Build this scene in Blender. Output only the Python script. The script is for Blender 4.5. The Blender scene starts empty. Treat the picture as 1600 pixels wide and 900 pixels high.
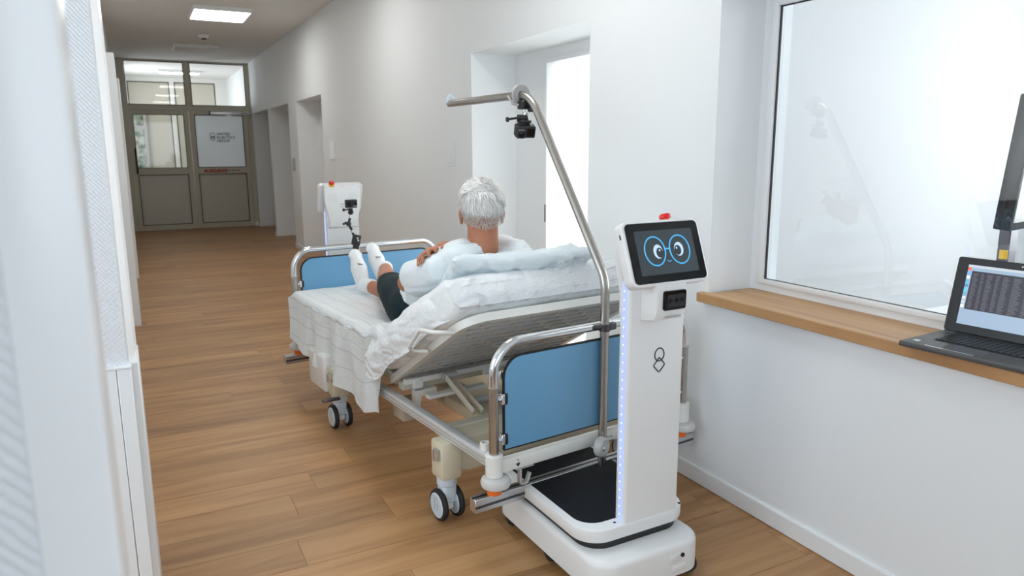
import bpy, bmesh, math, random
from math import pi, sin, cos, tan, radians, sqrt
from mathutils import Vector, Matrix, Euler, noise
random.seed(7)
S = bpy.context.scene
C = S.collection

# ------------------------------------------------------------------ camera
YAW, PITCH, ROLL, FPX = 27.26662916, 10.89210382, 0.2870121, 1133.9988644
cy_, sy_ = cos(radians(YAW)), sin(radians(YAW)); cp_, sp_ = cos(radians(PITCH)), sin(radians(PITCH))
fwd = Vector((sy_*cp_, cy_*cp_, -sp_)); right = Vector((cy_, -sy_, 0)); down = fwd.cross(right)
c_, s_ = cos(radians(ROLL)), sin(radians(ROLL))
r2 = right*c_ + down*s_; d2 = -right*s_ + down*c_
cam = bpy.data.cameras.new('camera'); camo = bpy.data.objects.new('camera', cam); C.objects.link(camo)
camo.matrix_world = Matrix(((r2.x, -d2.x, -fwd.x, 0), (r2.y, -d2.y, -fwd.y, 0), (r2.z, -d2.z, -fwd.z, 1.5), (0, 0, 0, 1)))
cam.sensor_width = 36; cam.lens = FPX/1600*36; cam.clip_start = 0.03; cam.clip_end = 100
cam.dof.use_dof = True; cam.dof.focus_distance = 2.75; cam.dof.aperture_fstop = 4.5
S.camera = camo

# ------------------------------------------------------------------ world, exposure, daylight and fill lights
S.view_settings.view_transform = 'Standard'; S.view_settings.look = 'None'
S.view_settings.gamma = 1; S.view_settings.use_curve_mapping = False
S.view_settings.exposure = 0.82
S.cycles.use_denoising = True
S.cycles.max_bounces = 10; S.cycles.diffuse_bounces = 6; S.cycles.transparent_max_bounces = 12
w = bpy.data.worlds.new('world'); S.world = w; w.use_nodes = True
wn = w.node_tree.nodes; bg = wn['Background']; bg.inputs[0].default_value = (.80, .90, 1, 1); bg.inputs[1].default_value = 1.2

def area(name, loc, rot, sx, sy, power, col=(1, 1, 1)):
    l = bpy.data.lights.new(name, 'AREA'); l.shape = 'RECTANGLE'; l.size = sx; l.size_y = sy; l.energy = power; l.color = col
    o = bpy.data.objects.new(name, l); C.objects.link(o); o.location = loc; o.rotation_euler = rot; return o
# office and ward daylight; the fill lights below are unseen and added for brightness
area('office_daylight', (5.35, .9, 1.75), (0, radians(90), 0), 1.7, 2.6, 41, (.93, .97, 1))
area('ward_daylight', (5.35, 5.2, 1.75), (0, radians(90), 0), 1.7, 2.6, 130, (.95, .98, 1))
area('side_fill', (-1.76, 1.5, 1.7), (0, radians(-90), 0), 1.6, 1.5, 13, (.86, .94, 1))  # added fill from the unseen left side
area('far_fill', (-.2, 17.1, 1.9), (0, radians(-90), 0), 1.6, 1.6, 28, (.93, .97, 1))  # added to brighten the corridor beyond the glazed doors
area('lobby_fill', (.4, -3.1, 1.75), (radians(90), 0, 0), 2.6, 1.7, 20, (.86, .93, 1))  # added frontal fill from behind the camera
LAMP = 8.0            # radiance of the ceiling lamps

# ------------------------------------------------------------------ helpers: materials
def nmat(name):
    m = bpy.data.materials.new(name); m.use_nodes = True
    nt = m.node_tree; return m, nt, nt.nodes['Principled BSDF']
def mat(name, col, rough=.5, metal=0, bump=None, var=None, coat=0, spec=.5, sub=0, sheen=0):
    m, nt, b = nmat(name); N, L = nt.nodes, nt.links
    b.inputs['Base Color'].default_value = (*col, 1); b.inputs['Roughness'].default_value = rough
    b.inputs['Metallic'].default_value = metal; b.inputs['Coat Weight'].default_value = coat
    b.inputs['Specular IOR Level'].default_value = spec
    if sheen: b.inputs['Sheen Weight'].default_value = sheen
    if sub:
        b.inputs['Subsurface Weight'].default_value = sub; b.inputs['Subsurface Radius'].default_value = (.012, .005, .003); b.inputs['Subsurface Scale'].default_value = 1
    tc = N.new('ShaderNodeTexCoord')
    if var:
        n = N.new('ShaderNodeTexNoise'); n.inputs['Scale'].default_value = var[0]; n.inputs['Detail'].default_value = 5
        L.new(tc.outputs['Object'], n.inputs['Vector'])
        r = N.new('ShaderNodeMix'); r.data_type = 'RGBA'
        r.inputs[6].default_value = (*[min(1, c*(1-var[1])) for c in col], 1); r.inputs[7].default_value = (*[min(1, c*(1+var[1])) for c in col], 1)
        L.new(n.outputs['Fac'], r.inputs[0]); L.new(r.outputs[2], b.inputs['Base Color'])
    if bump:
        n = N.new('ShaderNodeTexNoise'); n.inputs['Scale'].default_value = bump[0]; n.inputs['Detail'].default_value = 4
        L.new(tc.outputs['Object'], n.inputs['Vector'])
        bp = N.new('ShaderNodeBump'); bp.inputs['Strength'].default_value = bump[1]; bp.inputs['Distance'].default_value = bump[2] if len(bump) > 2 else .004
        L.new(n.outputs['Fac'], bp.inputs['Height']); L.new(bp.outputs['Normal'], b.inputs['Normal'])
    return m
def emat(name, col, st):
    m, nt, b = nmat(name); b.inputs['Base Color'].default_value = (0, 0, 0, 1); b.inputs['Roughness'].default_value = .25
    b.inputs['Emission Color'].default_value = (*col, 1); b.inputs['Emission Strength'].default_value = st; return m

M = {}
M['wall'] = mat('wall_paint', (.80, .83, .845), .62, bump=(90, .12, .003), var=(1.1, .012))
M['office'] = mat('office_paint', (.56, .572, .58), .7)
M['ceiling'] = mat('ceiling_paint', (.80, .80, .78), .8, bump=(60, .08, .003))
M['white_trim'] = mat('white_lacquer', (.82, .84, .85), .28)
M['frame'] = mat('taupe_lacquer', (.53, .50, .40), .42, var=(3, .03))
M['panel'] = mat('taupe_panel', (.55, .525, .45), .3, var=(4, .03))
M['seal'] = mat('black_seal', (.012, .012, .012), .6)
M['black'] = mat('black_plastic', (.012, .013, .014), .38)
M['black_mat'] = mat('black_tray_mat', (.006, .007, .010), .5, spec=.2)
M['rubber'] = mat('black_rubber', (.015, .015, .016), .65)
M['chrome'] = mat('chrome', (.78, .79, .80), .09, 1)
M['steel'] = mat('brushed_steel', (.46, .44, .41), .26, 1, var=(30, .1))
M['dark_steel'] = mat('dark_metal', (.12, .12, .13), .35, 1)
M['alu'] = mat('aluminium', (.62, .64, .66), .34, 1, var=(20, .05))
M['rail_alu'] = mat('anodised_rail', (.74, .77, .79), .38, .55)
M['white'] = mat('white_plastic', (.78, .79, .79), .32, coat=.15)
M['bedwhite'] = mat('white_powder_coat', (.76, .76, .72), .38)
M['cream'] = mat('cream_plastic', (.66, .60, .45), .42)
M['beige'] = mat('beige_metal', (.55, .51, .42), .45)
M['latt'] = mat('taupe_lattice', (.66, .63, .585), .45)
M['grey'] = mat('grey_plastic', (.42, .41, .40), .42)
M['bumper'] = mat('grey_white_roller', (.60, .60, .59), .38, var=(25, .06))
M['blue'] = mat('blue_laminate', (.15, .36, .57), .26, spec=.5)
M['orange'] = mat('orange_buffer', (.80, .155, .012), .5)
M['red'] = mat('red_button', (.75, .008, .006), .3, coat=.5)
M['yellow'] = mat('yellow_collar', (.8, .5, .02), .5)
M['bluewhite'] = mat('pale_blue_plastic', (.60, .70, .78), .35)
M['sheet'] = mat('white_sheet', (.79, .82, .835), .85, bump=(10, .8, .035))
M['pillow'] = mat('pale_blue_cotton', (.73, .815, .85), .85, bump=(9, .75, .035))
M['shirt'] = mat('white_jersey', (.76, .83, .86), .9, bump=(11, .65, .022))
M['shorts'] = mat('dark_teal_fabric', (.006, .019, .024), .75, bump=(12, .35, .012), spec=.3)
M['sock'] = mat('white_knit', (.83, .86, .875), .95, bump=(350, .25, .001))
M['skin'] = mat('skin', (.43, .175, .095), .5, var=(22, .16), bump=(140, .12, .002), sub=.12)
M['lip'] = mat('lip_skin', (.40, .11, .08), .5)
M['eye'] = mat('eye_white', (.75, .74, .70), .2)
M['navy'] = mat('dark_ink', (.01, .03, .035), .5)
M['redink'] = mat('red_lettering', (.42, .012, .015), .5)
M['darkglass'] = mat('black_glass', (.005, .005, .006), .05, spec=.28)
M['lapgrey'] = mat('laptop_shell', (.085, .085, .085), .4, .3)
M['key'] = mat('laptop_key', (.02, .02, .021), .45)
M['silver'] = mat('silver', (.6, .6, .6), .3, 1)
M['led'] = emat('led_strip', (.40, .50, 1), .70)
M['led_dot'] = emat('led_dot', (.62, .72, 1), .95)
M['lamp'] = emat('lamp_diffuser', (1, .985, .95), LAMP)
M['lamp_off'] = mat('unlit_diffuser', (.72, .72, .68), .5)
M['scr'] = emat('robot_screen', (.055, .085, .105), .27)
M['cyan'] = emat('cyan_line', (.06, .40, .76), .78)
M['eyeblue'] = emat('eye_blue', (.55, .74, 1), .62)
M['pupil'] = emat('pupil', (.02, .035, .045), .5)
M['lapscr'] = emat('laptop_desktop', (.40, .53, .70), .55)
M['lapbar'] = emat('laptop_bar', (.6, .68, .75), .6)
M['term'] = emat('terminal_window', (.030, .032, .045), .7)
M['termtxt'] = emat('terminal_text', (.16, .15, .19), .55)
M['mon_hi'] = emat('monitor_sky', (.62, .76, .84), .9)
M['mon_mid'] = emat('monitor_band', (.20, .24, .27), .9)
M['mon_lo'] = emat('monitor_ground', (.13, .125, .115), .9)

def hair_mat(name, lo, hi):
    m, nt, b = nmat(name); N, L = nt.nodes, nt.links
    g = N.new('ShaderNodeNewGeometry'); tc = N.new('ShaderNodeTexCoord'); n = N.new('ShaderNodeTexNoise'); n.inputs['Scale'].default_value = 28
    L.new(tc.outputs['Object'], n.inputs['Vector'])
    a = N.new('ShaderNodeMath'); a.operation = 'MULTIPLY_ADD'; L.new(g.outputs['Random Per Island'], a.inputs[0]); a.inputs[1].default_value = .7; a.inputs[2].default_value = -.15
    a2 = N.new('ShaderNodeMath'); a2.operation = 'ADD'; a2.use_clamp = True; L.new(a.outputs[0], a2.inputs[0]); L.new(n.outputs['Fac'], a2.inputs[1])
    r = N.new('ShaderNodeMix'); r.data_type = 'RGBA'; r.inputs[6].default_value = (*lo, 1); r.inputs[7].default_value = (*hi, 1); L.new(a2.outputs[0], r.inputs[0])
    L.new(r.outputs[2], b.inputs['Base Color']); b.inputs['Roughness'].default_value = .5; return m
M['hair'] = hair_mat('silver_hair', (.60, .58, .55), (.74, .73, .71))
M['stubble'] = hair_mat('nape_stubble', (.30, .24, .20), (.66, .62, .57))
M['tuft'] = hair_mat('white_hair_strands', (.56, .54, .51), (.93, .93, .92))
def glass_mat(name, rough=0.0, tint=(1, 1, 1), panes=1.0):
    m = bpy.data.materials.new(name); m.use_nodes = True; nt = m.node_tree; N, L = nt.nodes, nt.links
    N.remove(N['Principled BSDF'])
    f = N.new('ShaderNodeFresnel'); f.inputs[0].default_value = 1.5
    t = N.new('ShaderNodeBsdfTransparent'); t.inputs[0].default_value = (*tint, 1)
    g = N.new('ShaderNodeBsdfGlossy'); g.inputs['Roughness'].default_value = rough
    ge = N.new('ShaderNodeNewGeometry'); iv = N.new('ShaderNodeMath'); iv.operation = 'SUBTRACT'; iv.inputs[0].default_value = 1; L.new(ge.outputs['Backfacing'], iv.inputs[1])
    mu = N.new('ShaderNodeMath'); mu.operation = 'MULTIPLY'; L.new(f.outputs[0], mu.inputs[0]); L.new(iv.outputs[0], mu.inputs[1])
    m2 = N.new('ShaderNodeMath'); m2.operation = 'MULTIPLY'; m2.inputs[1].default_value = panes; m2.use_clamp = True; L.new(mu.outputs[0], m2.inputs[0])   # both faces of double glazing reflect
    mx = N.new('ShaderNodeMixShader'); L.new(m2.outputs[0], mx.inputs[0]); L.new(t.outputs[0], mx.inputs[1]); L.new(g.outputs[0], mx.inputs[2])
    L.new(mx.outputs[0], N['Material Output'].inputs[0]); return m
M['glass'] = glass_mat('clear_glass', .012)
M['glazing'] = glass_mat('double_glazing', .025, (1, 1, 1), 2.7)
M['glass_tint'] = glass_mat('greyed_glass', .02, (.80, .80, .78))
def frosted():
    m, nt, b = nmat('frosted_film'); N, L = nt.nodes, nt.links
    b.inputs['Base Color'].default_value = (.70, .72, .72, 1); b.inputs['Roughness'].default_value = .22
    tr = N.new('ShaderNodeBsdfTranslucent'); tr.inputs[0].default_value = (.75, .77, .78, 1)
    mx = N.new('ShaderNodeMixShader'); mx.inputs[0].default_value = .5
    L.new(b.outputs[0], mx.inputs[1]); L.new(tr.outputs[0], mx.inputs[2]); L.new(mx.outputs[0], N['Material Output'].inputs[0]); return m
M['frost'] = frosted()
def wallpaper():
    m, nt, b = nmat('woven_wallpaper'); N, L = nt.nodes, nt.links
    b.inputs['Base Color'].default_value = (.74, .76, .785, 1); b.inputs['Roughness'].default_value = .75
    tc = N.new('ShaderNodeTexCoord'); mp = N.new('ShaderNodeMapping'); mp.inputs['Rotation'].default_value = (0, radians(40), 0)
    L.new(tc.outputs['Object'], mp.inputs[0])
    w1 = N.new('ShaderNodeTexWave'); w1.inputs['Scale'].default_value = 36; w1.bands_direction = 'X'
    w2 = N.new('ShaderNodeTexWave'); w2.inputs['Scale'].default_value = 24; w2.bands_direction = 'Z'
    for w_ in (w1, w2): w_.inputs['Distortion'].default_value = 2.2; w_.inputs['Detail'].default_value = 2; L.new(mp.outputs[0], w_.inputs[0])
    a = N.new('ShaderNodeMath'); a.operation = 'MULTIPLY_ADD'; L.new(w2.outputs['Fac'], a.inputs[0]); a.inputs[1].default_value = .45; L.new(w1.outputs['Fac'], a.inputs[2])
    bp = N.new('ShaderNodeBump'); bp.inputs['Strength'].default_value = .42; bp.inputs['Distance'].default_value = .004
    L.new(a.outputs[0], bp.inputs['Height']); L.new(bp.outputs['Normal'], b.inputs['Normal']); return m
M['wallpaper'] = wallpaper()
def wood(name, base, dark, light, sx, sy, rnd=True, rough=.42):
    m, nt, b = nmat(name); N, L = nt.nodes, nt.links
    tc = N.new('ShaderNodeTexCoord'); oi = N.new('ShaderNodeObjectInfo')
    sc = N.new('ShaderNodeVectorMath'); sc.operation = 'SCALE'; sc.inputs[0].default_value = (37, 91, 13); L.new(oi.outputs['Random'], sc.inputs['Scale'])
    ad = N.new('ShaderNodeVectorMath'); ad.operation = 'ADD'; L.new(tc.outputs['Object'], ad.inputs[0]); L.new(sc.outputs[0], ad.inputs[1])
    mp = N.new('ShaderNodeMapping'); mp.inputs['Scale'].default_value = (sx, sy, sy); L.new(ad.outputs[0], mp.inputs[0])
    n = N.new('ShaderNodeTexNoise'); n.inputs['Scale'].default_value = 1; n.inputs['Detail'].default_value = 7; n.inputs['Roughness'].default_value = .58; n.inputs['Distortion'].default_value = .6
    L.new(mp.outputs[0], n.inputs['Vector'])
    r = N.new('ShaderNodeValToRGB'); e = r.color_ramp.elements
    e[0].position = .30; e[0].color = (*dark, 1); e[1].position = .72; e[1].color = (*light, 1)
    k = e.new(.50); k.color = (*base, 1)
    L.new(n.outputs['Fac'], r.inputs[0])
    hs = N.new('ShaderNodeHueSaturation'); L.new(r.outputs[0], hs.inputs['Color'])
    if rnd:
        mr = N.new('ShaderNodeMapRange'); mr.inputs['To Min'].default_value = .86; mr.inputs['To Max'].default_value = 1.10; L.new(oi.outputs['Random'], mr.inputs['Value']); L.new(mr.outputs[0], hs.inputs['Value'])
    L.new(hs.outputs[0], b.inputs['Base Color']); b.inputs['Roughness'].default_value = rough
    bp = N.new('ShaderNodeBump'); bp.inputs['Strength'].default_value = .12; bp.inputs['Distance'].default_value = .002; L.new(n.outputs['Fac'], bp.inputs['Height']); L.new(bp.outputs['Normal'], b.inputs['Normal'])
    return m
M['plank'] = wood('oak_plank', (.43, .232, .096), (.30, .148, .056), (.52, .300, .136), 1.1, 13)
M['subfloor'] = mat('dark_subfloor', (.16, .08, .035), .8)
M['oak_sill'] = wood('oak_board', (.50, .285, .125), (.38, .19, .075), (.58, .36, .17), 22, 1.3, False, .4)
M['greyfloor'] = mat('pale_lino', (.55, .55, .53), .5)
M['leafy'] = None
def leafy():
    m, nt, b = nmat('window_daylight'); N, L = nt.nodes, nt.links
    tc = N.new('ShaderNodeTexCoord'); n = N.new('ShaderNodeTexNoise'); n.inputs['Scale'].default_value = 9; n.inputs['Detail'].default_value = 6; L.new(tc.outputs['Object'], n.inputs['Vector'])
    r = N.new('ShaderNodeValToRGB'); e = r.color_ramp.elements; e[0].position = .38; e[0].color = (.06, .13, .05, 1); e[1].position = .66; e[1].color = (.75, .85, .72, 1)
    L.new(n.outputs['Fac'], r.inputs[0]); b.inputs['Base Color'].default_value = (0, 0, 0, 1)
    L.new(r.outputs[0], b.inputs['Emission Color']); b.inputs['Emission Strength'].default_value = .42; return m
M['leafy'] = leafy()
def blanket_mat():
    m, nt, b = nmat('striped_cotton'); N, L = nt.nodes, nt.links
    uv = N.new('ShaderNodeUVMap'); uv.uv_map = 'cloth'; sp = N.new('ShaderNodeSeparateXYZ'); L.new(uv.outputs[0], sp.inputs[0])
    def line(pos, wd):
        c = N.new('ShaderNodeMath'); c.operation = 'COMPARE'; c.inputs[1].default_value = pos; c.inputs[2].default_value = wd; L.new(sp.outputs['X'], c.inputs[0]); return c.outputs[0]
    acc = None
    for p, wd in [(.12, .0022), (.215, .003), (.275, .0018), (.335, .003), (.395, .0018), (.455, .0022), (.54, .0022), (.62, .0018), (.70, .0022), (.78, .0018), (.86, .0022)]:
        o = line(p, wd)
        if acc is None: acc = o
        else:
            a = N.new('ShaderNodeMath'); a.operation = 'MAXIMUM'; L.new(acc, a.inputs[0]); L.new(o, a.inputs[1]); acc = a.outputs[0]
    mp = N.new('ShaderNodeMapping'); mp.inputs['Scale'].default_value = (90, 26, 1); L.new(uv.outputs[0], mp.inputs[0])
    ck = N.new('ShaderNodeTexVoronoi'); ck.inputs['Scale'].default_value = 1; L.new(mp.outputs[0], ck.inputs['Vector'])
    lt = N.new('ShaderNodeMath'); lt.operation = 'LESS_THAN'; lt.inputs[1].default_value = .33; L.new(ck.outputs['Distance'], lt.inputs[0])
    bd = N.new('ShaderNodeMath'); bd.operation = 'COMPARE'; bd.inputs[1].default_value = .305; bd.inputs[2].default_value = .022; L.new(sp.outputs['X'], bd.inputs[0])
    bm_ = N.new('ShaderNodeMath'); bm_.operation = 'MULTIPLY'; L.new(lt.outputs[0], bm_.inputs[0]); L.new(bd.outputs[0], bm_.inputs[1])
    c1 = N.new('ShaderNodeMix'); c1.data_type = 'RGBA'; c1.inputs[6].default_value = (.78, .82, .835, 1); c1.inputs[7].default_value = (.30, .37, .43, 1)
    sm = N.new('ShaderNodeMath'); sm.operation = 'MULTIPLY'; sm.inputs[1].default_value = .42; L.new(acc, sm.inputs[0]); L.new(sm.outputs[0], c1.inputs[0])
    c2 = N.new('ShaderNodeMix'); c2.data_type = 'RGBA'; L.new(c1.outputs[2], c2.inputs[6]); c2.inputs[7].default_value = (.72, .66, .50, 1)
    s2 = N.new('ShaderNodeMath'); s2.operation = 'MULTIPLY'; s2.inputs[1].default_value = .55; L.new(bm_.outputs[0], s2.inputs[0]); L.new(s2.outputs[0], c2.inputs[0])
    nz = N.new('ShaderNodeTexNoise'); nz.inputs['Scale'].default_value = 9; nz.inputs['Detail'].default_value = 4; tc = N.new('ShaderNodeTexCoord'); L.new(tc.outputs['Object'], nz.inputs['Vector'])
    bp = N.new('ShaderNodeBump'); bp.inputs['Strength'].default_value = .6; bp.inputs['Distance'].default_value = .028; L.new(nz.outputs['Fac'], bp.inputs['Height']); L.new(bp.outputs['Normal'], b.inputs['Normal'])
    L.new(c2.outputs[2], b.inputs['Base Color']); b.inputs['Roughness'].default_value = .9; b.inputs['Sheen Weight'].default_value = .15
    return m
M['blanket'] = blanket_mat()

# ------------------------------------------------------------------ helpers: geometry
V = Vector
class MB:
    """collects shapes in the coordinates of a frame; build() links them as ONE mesh object"""
    def __init__(s): s.bm = bmesh.new()
    def _face(s, vs):
        try: return s.bm.faces.new(vs)
        except ValueError: return None
    def box(s, a, b, bev=0, seg=2, rot=None, piv=None):
        x0, y0, z0 = a; x1, y1, z1 = b
        co = [(x0, y0, z0), (x1, y0, z0), (x1, y1, z0), (x0, y1, z0), (x0, y0, z1), (x1, y0, z1), (x1, y1, z1), (x0, y1, z1)]
        v = [s.bm.verts.new(c) for c in co]
        fs = [s._face([v[i] for i in f]) for f in ((3, 2, 1, 0), (4, 5, 6, 7), (0, 1, 5, 4), (1, 2, 6, 5), (2, 3, 7, 6), (3, 0, 4, 7))]
        if rot is not None:
            p = V(piv) if piv is not None else (V(a)+V(b))/2
            for q in v: q.co = rot @ (q.co-p) + p
        if bev:
            ed = list({e for f in fs for e in f.edges})
            bmesh.ops.bevel(s.bm, geom=ed, offset=bev, segments=seg, profile=.5, affect='EDGES')
        return s
    def prism(s, poly, lo, hi, axis='z', bev=0, seg=2, edges='all'):
        def P(p, t): return {'z': (p[0], p[1], t), 'y': (p[0], t, p[1]), 'x': (t, p[0], p[1])}[axis]
        a = [s.bm.verts.new(P(p, lo)) for p in poly]; b = [s.bm.verts.new(P(p, hi)) for p in poly]; n = len(poly)
        fs = [s._face(list(reversed(a))), s._face(b)] + [s._face([a[i], a[(i+1) % n], b[(i+1) % n], b[i]]) for i in range(n)]
        fs = [f for f in fs if f]
        bmesh.ops.recalc_face_normals(s.bm, faces=fs)
        if bev:
            ed = set(fs[0].edges) | set(fs[1].edges)
            if edges == 'top': ed = set(fs[1].edges)
            if edges == 'bottom': ed = set(fs[0].edges)
            bmesh.ops.bevel(s.bm, geom=list(ed), offset=bev, segments=seg, profile=.5, affect='EDGES')
        return s
    def tube(s, pts, r, seg=14, caps=True, flat=1.0):
        pts = [V(p) for p in pts]; n = len(pts); rs = r if isinstance(r, (list, tuple)) else [r]*n
        T = []
        for i in range(n):
            t = (pts[min(i+1, n-1)]-pts[max(i-1, 0)]); T.append(t.normalized())
        ref = V((0, 0, 1)) if abs(T[0].z) < .9 else V((1, 0, 0))
        nrm = (ref - T[0]*ref.dot(T[0])).normalized(); rings = []
        for i in range(n):
            nrm = (nrm - T[i]*nrm.dot(T[i])).normalized(); bi = T[i].cross(nrm)
            rings.append([s.bm.verts.new(pts[i]+(nrm*cos(2*pi*k/seg)+bi*sin(2*pi*k/seg)*flat)*rs[i]) for k in range(seg)])
        for i in range(n-1):
            for k in range(seg): s._face([rings[i][k], rings[i][(k+1) % seg], rings[i+1][(k+1) % seg], rings[i+1][k]])
        if caps: s._face(list(reversed(rings[0]))); s._face(rings[-1])
        return s
    def cyl(s, a, b, r, r1=None, seg=20): return s.tube([a, b], [r, r if r1 is None else r1], seg)
    def lathe(s, prof, cen, ax=(0, 0, 1), seg=28):
        ax = V(ax).normalized(); cen = V(cen); ref = V((1, 0, 0)) if abs(ax.x) < .9 else V((0, 1, 0))
        u = (ref-ax*ref.dot(ax)).normalized(); v = ax.cross(u); rings = []
        for (r, h) in prof:
            if r < 1e-6: rings.append([s.bm.verts.new(cen+ax*h)])
            else: rings.append([s.bm.verts.new(cen+ax*h+(u*cos(2*pi*k/seg)+v*sin(2*pi*k/seg))*r) for k in range(seg)])
        for i in range(len(rings)-1):
            A, B = rings[i], rings[i+1]
            for k in range(seg):
                k2 = (k+1) % seg
                if len(A) == 1 and len(B) == 1: continue
                if len(A) == 1: s._face([A[0], B[k2], B[k]])
                elif len(B) == 1: s._face([A[k], A[k2], B[0]])
                else: s._face([A[k], A[k2], B[k2], B[k]])
        return s
    def ell(s, cen, ax, sub=3):
        """ellipsoid: ax = three scaled axis vectors or three radii"""
        if not hasattr(ax[0], '__len__'): ax = ((ax[0], 0, 0), (0, ax[1], 0), (0, 0, ax[2]))
        g = bmesh.ops.create_icosphere(s.bm, subdivisions=sub, radius=1)
        A = [V(a) for a in ax]; c = V(cen)
        for v in g['verts']: v.co = c + A[0]*v.co.x + A[1]*v.co.y + A[2]*v.co.z
        return s
    def cap(s, a, b, r0, r1, seg=16, round_=True):
        """tapered limb with round ends"""
        a, b = V(a), V(b); d = (b-a); L_ = d.length; d.normalize(); pr = []
        if round_:
            pr = [(0, -r0)]+[(r0*sin(t), -r0*cos(t)) for t in (pi/8, pi/4, 3*pi/8)]
            pr += [(r0, 0), (r1, L_)]+[(r1*cos(t), L_+r1*sin(t)) for t in (pi/8, pi/4, 3*pi/8)]+[(0, L_+r1)]
        else: pr = [(0, 0), (r0, 0), (r1, L_), (0, L_)]
        return s.lathe(pr, a, d, seg)
    def grid(s, nx, ny, f, uv=None):
        vs = [[s.bm.verts.new(f(i/(nx-1), j/(ny-1))) for j in range(ny)] for i in range(nx)]
        lay = s.bm.loops.layers.uv.verify() if uv else None
        for i in range(nx-1):
            for j in range(ny-1):
                fc = s._face([vs[i][j], vs[i+1][j], vs[i+1][j+1], vs[i][j+1]])
                if uv and fc:
                    for lp, (a, b) in zip(fc.loops, ((i, j), (i+1, j), (i+1, j+1), (i, j+1))): lp[lay].uv = uv(a/(nx-1), b/(ny-1))
        return s
    def build(s, name, m, parent=None, xf=None, angle=38, smooth=True, mods=None, base=None, split=False):
        if split:
            todo = set(s.bm.verts); grp = []
            while todo:
                st = [todo.pop()]; g = set(st)
                while st:
                    q = st.pop()
                    for e in q.link_edges:
                        o_ = e.other_vert(q)
                        if o_ in todo: todo.discard(o_); g.add(o_); st.append(o_)
                grp.append(g)
            out = []
            for g in grp:
                n_ = MB(); mp = {}
                for f in s.bm.faces:
                    if f.verts[0] in g:
                        for q in f.verts:
                            if q not in mp: mp[q] = n_.bm.verts.new(q.co)
                        n_.bm.faces.new([mp[q] for q in f.verts])
                out.append(n_.build(name, m, parent, xf, angle, smooth, mods, base))
            s.bm.free(); return out[0]
        me = bpy.data.meshes.new(name)
        bmesh.ops.recalc_face_normals(s.bm, faces=s.bm.faces)
        s.bm.to_mesh(me); s.bm.free()
        if xf is not None: me.transform(xf)
        if parent is not None and base is None: base = parent.get('_base')
        if base is not None: me.transform(Matrix.Translation(-V(base)))
        if m is not None: me.materials.append(m)
        if smooth:
            me.polygons.foreach_set('use_smooth', [True]*len(me.polygons)); me.set_sharp_from_angle(angle=radians(angle))
        o = bpy.data.objects.new(name, me); C.objects.link(o)
        if mods: mods(o); bake(o, angle)
        if parent is not None: o.parent = parent
        return o
def bake(o, angle=60):
    dg = bpy.context.evaluated_depsgraph_get(); dg.update()
    me = bpy.data.meshes.new_from_object(o.evaluated_get(dg)); old = o.data
    o.modifiers.clear(); o.data = me; me.name = o.name; bpy.data.meshes.remove(old)
    me.polygons.foreach_set('use_smooth', [True]*len(me.polygons)); me.set_sharp_from_angle(angle=radians(angle))
def rr(x0, y0, x1, y1, r, seg=6, corners=(1, 1, 1, 1)):
    """rounded rectangle outline, ccw from lower left"""
    out = []
    for k, (cx, cy, a) in enumerate(((x0, y0, pi), (x1, y0, 1.5*pi), (x1, y1, 0), (x0, y1, .5*pi))):
        if not corners[k]: out.append((cx, cy)); continue
        ox = cx+(r if cx == x0 else -r); oy = cy+(r if cy == y0 else -r)
        for i in range(seg+1): t = a+pi/2*i/seg; out.append((ox+r*cos(t), oy+r*sin(t)))
    return out
def bend(pts, radius, seg=8):
    """polyline with rounded corners"""
    P = [V(p) for p in pts]; out = [P[0]]
    for i in range(1, len(P)-1):
        a, b, c = P[i-1], P[i], P[i+1]; u = (a-b).normalized(); v = (c-b).normalized()
        ang = u.angle(v); t = min(radius/tan(ang/2), (a-b).length*.49, (c-b).length*.49); r = t*tan(ang/2)
        ce = b+(u+v).normalized()*(r/sin(ang/2)); s0 = b+u*t-ce; s1 = b+v*t-ce
        for k in range(seg+1):
            a_ = s0.angle(s1); f = k/seg
            out.append(ce+(s0*sin((1-f)*a_)+s1*sin(f*a_))/sin(a_) if a_ > 1e-3 else b)
    out.append(P[-1]); return out
def thing(name, label, cat, origin=(0, 0, 0), yaw=0, base=(0, 0, 0), group=None, kind=None):
    """an Empty at the thing's base; children are built in the frame (origin, yaw)"""
    o = bpy.data.objects.new(name, None); C.objects.link(o); o.empty_display_size = .05
    R_ = Matrix.Rotation(yaw, 4, 'Z'); o.location = V(origin)+R_ @ V(base); o.rotation_euler = (0, 0, yaw)
    o['_base'] = tuple(base)
    if label: o['label'] = label
    if cat: o['category'] = cat
    if group: o['group'] = group
    if kind: o['kind'] = kind
    return o
def struct(name, mb, m, parent=None, **k):
    o = mb.build(name, m, parent, **k)
    if parent is None: o['kind'] = 'structure'
    return o
def kids_base(parent, o): o['_base'] = tuple(parent.get('_base', (0, 0, 0))); return o
def sub(parent, name, mb, m, **k): return mb.build(name, m, parent, base=parent_base(parent), **k)
def parent_base(p):
    while p is not None:
        if '_base' in p: return p['_base']
        p = p.parent
    return None
def text(s_, name, size, m, parent, mat4, depth=.0006, bold=0):
    cu = bpy.data.curves.new(name, 'FONT'); cu.body = s_; cu.size = size; cu.extrude = depth; cu.offset = bold; cu.resolution_u = 3
    t = bpy.data.objects.new(name+'_tmp', cu); C.objects.link(t)
    dg = bpy.context.evaluated_depsgraph_get(); dg.update()
    me = bpy.data.meshes.new_from_object(t.evaluated_get(dg)); bpy.data.objects.remove(t)
    me.transform(mat4); b = parent_base(parent)
    if b is not None: me.transform(Matrix.Translation(-V(b)))
    me.materials.clear(); me.materials.append(m); me.name = name
    o = bpy.data.objects.new(name, me); C.objects.link(o); o.parent = parent; return o
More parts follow.
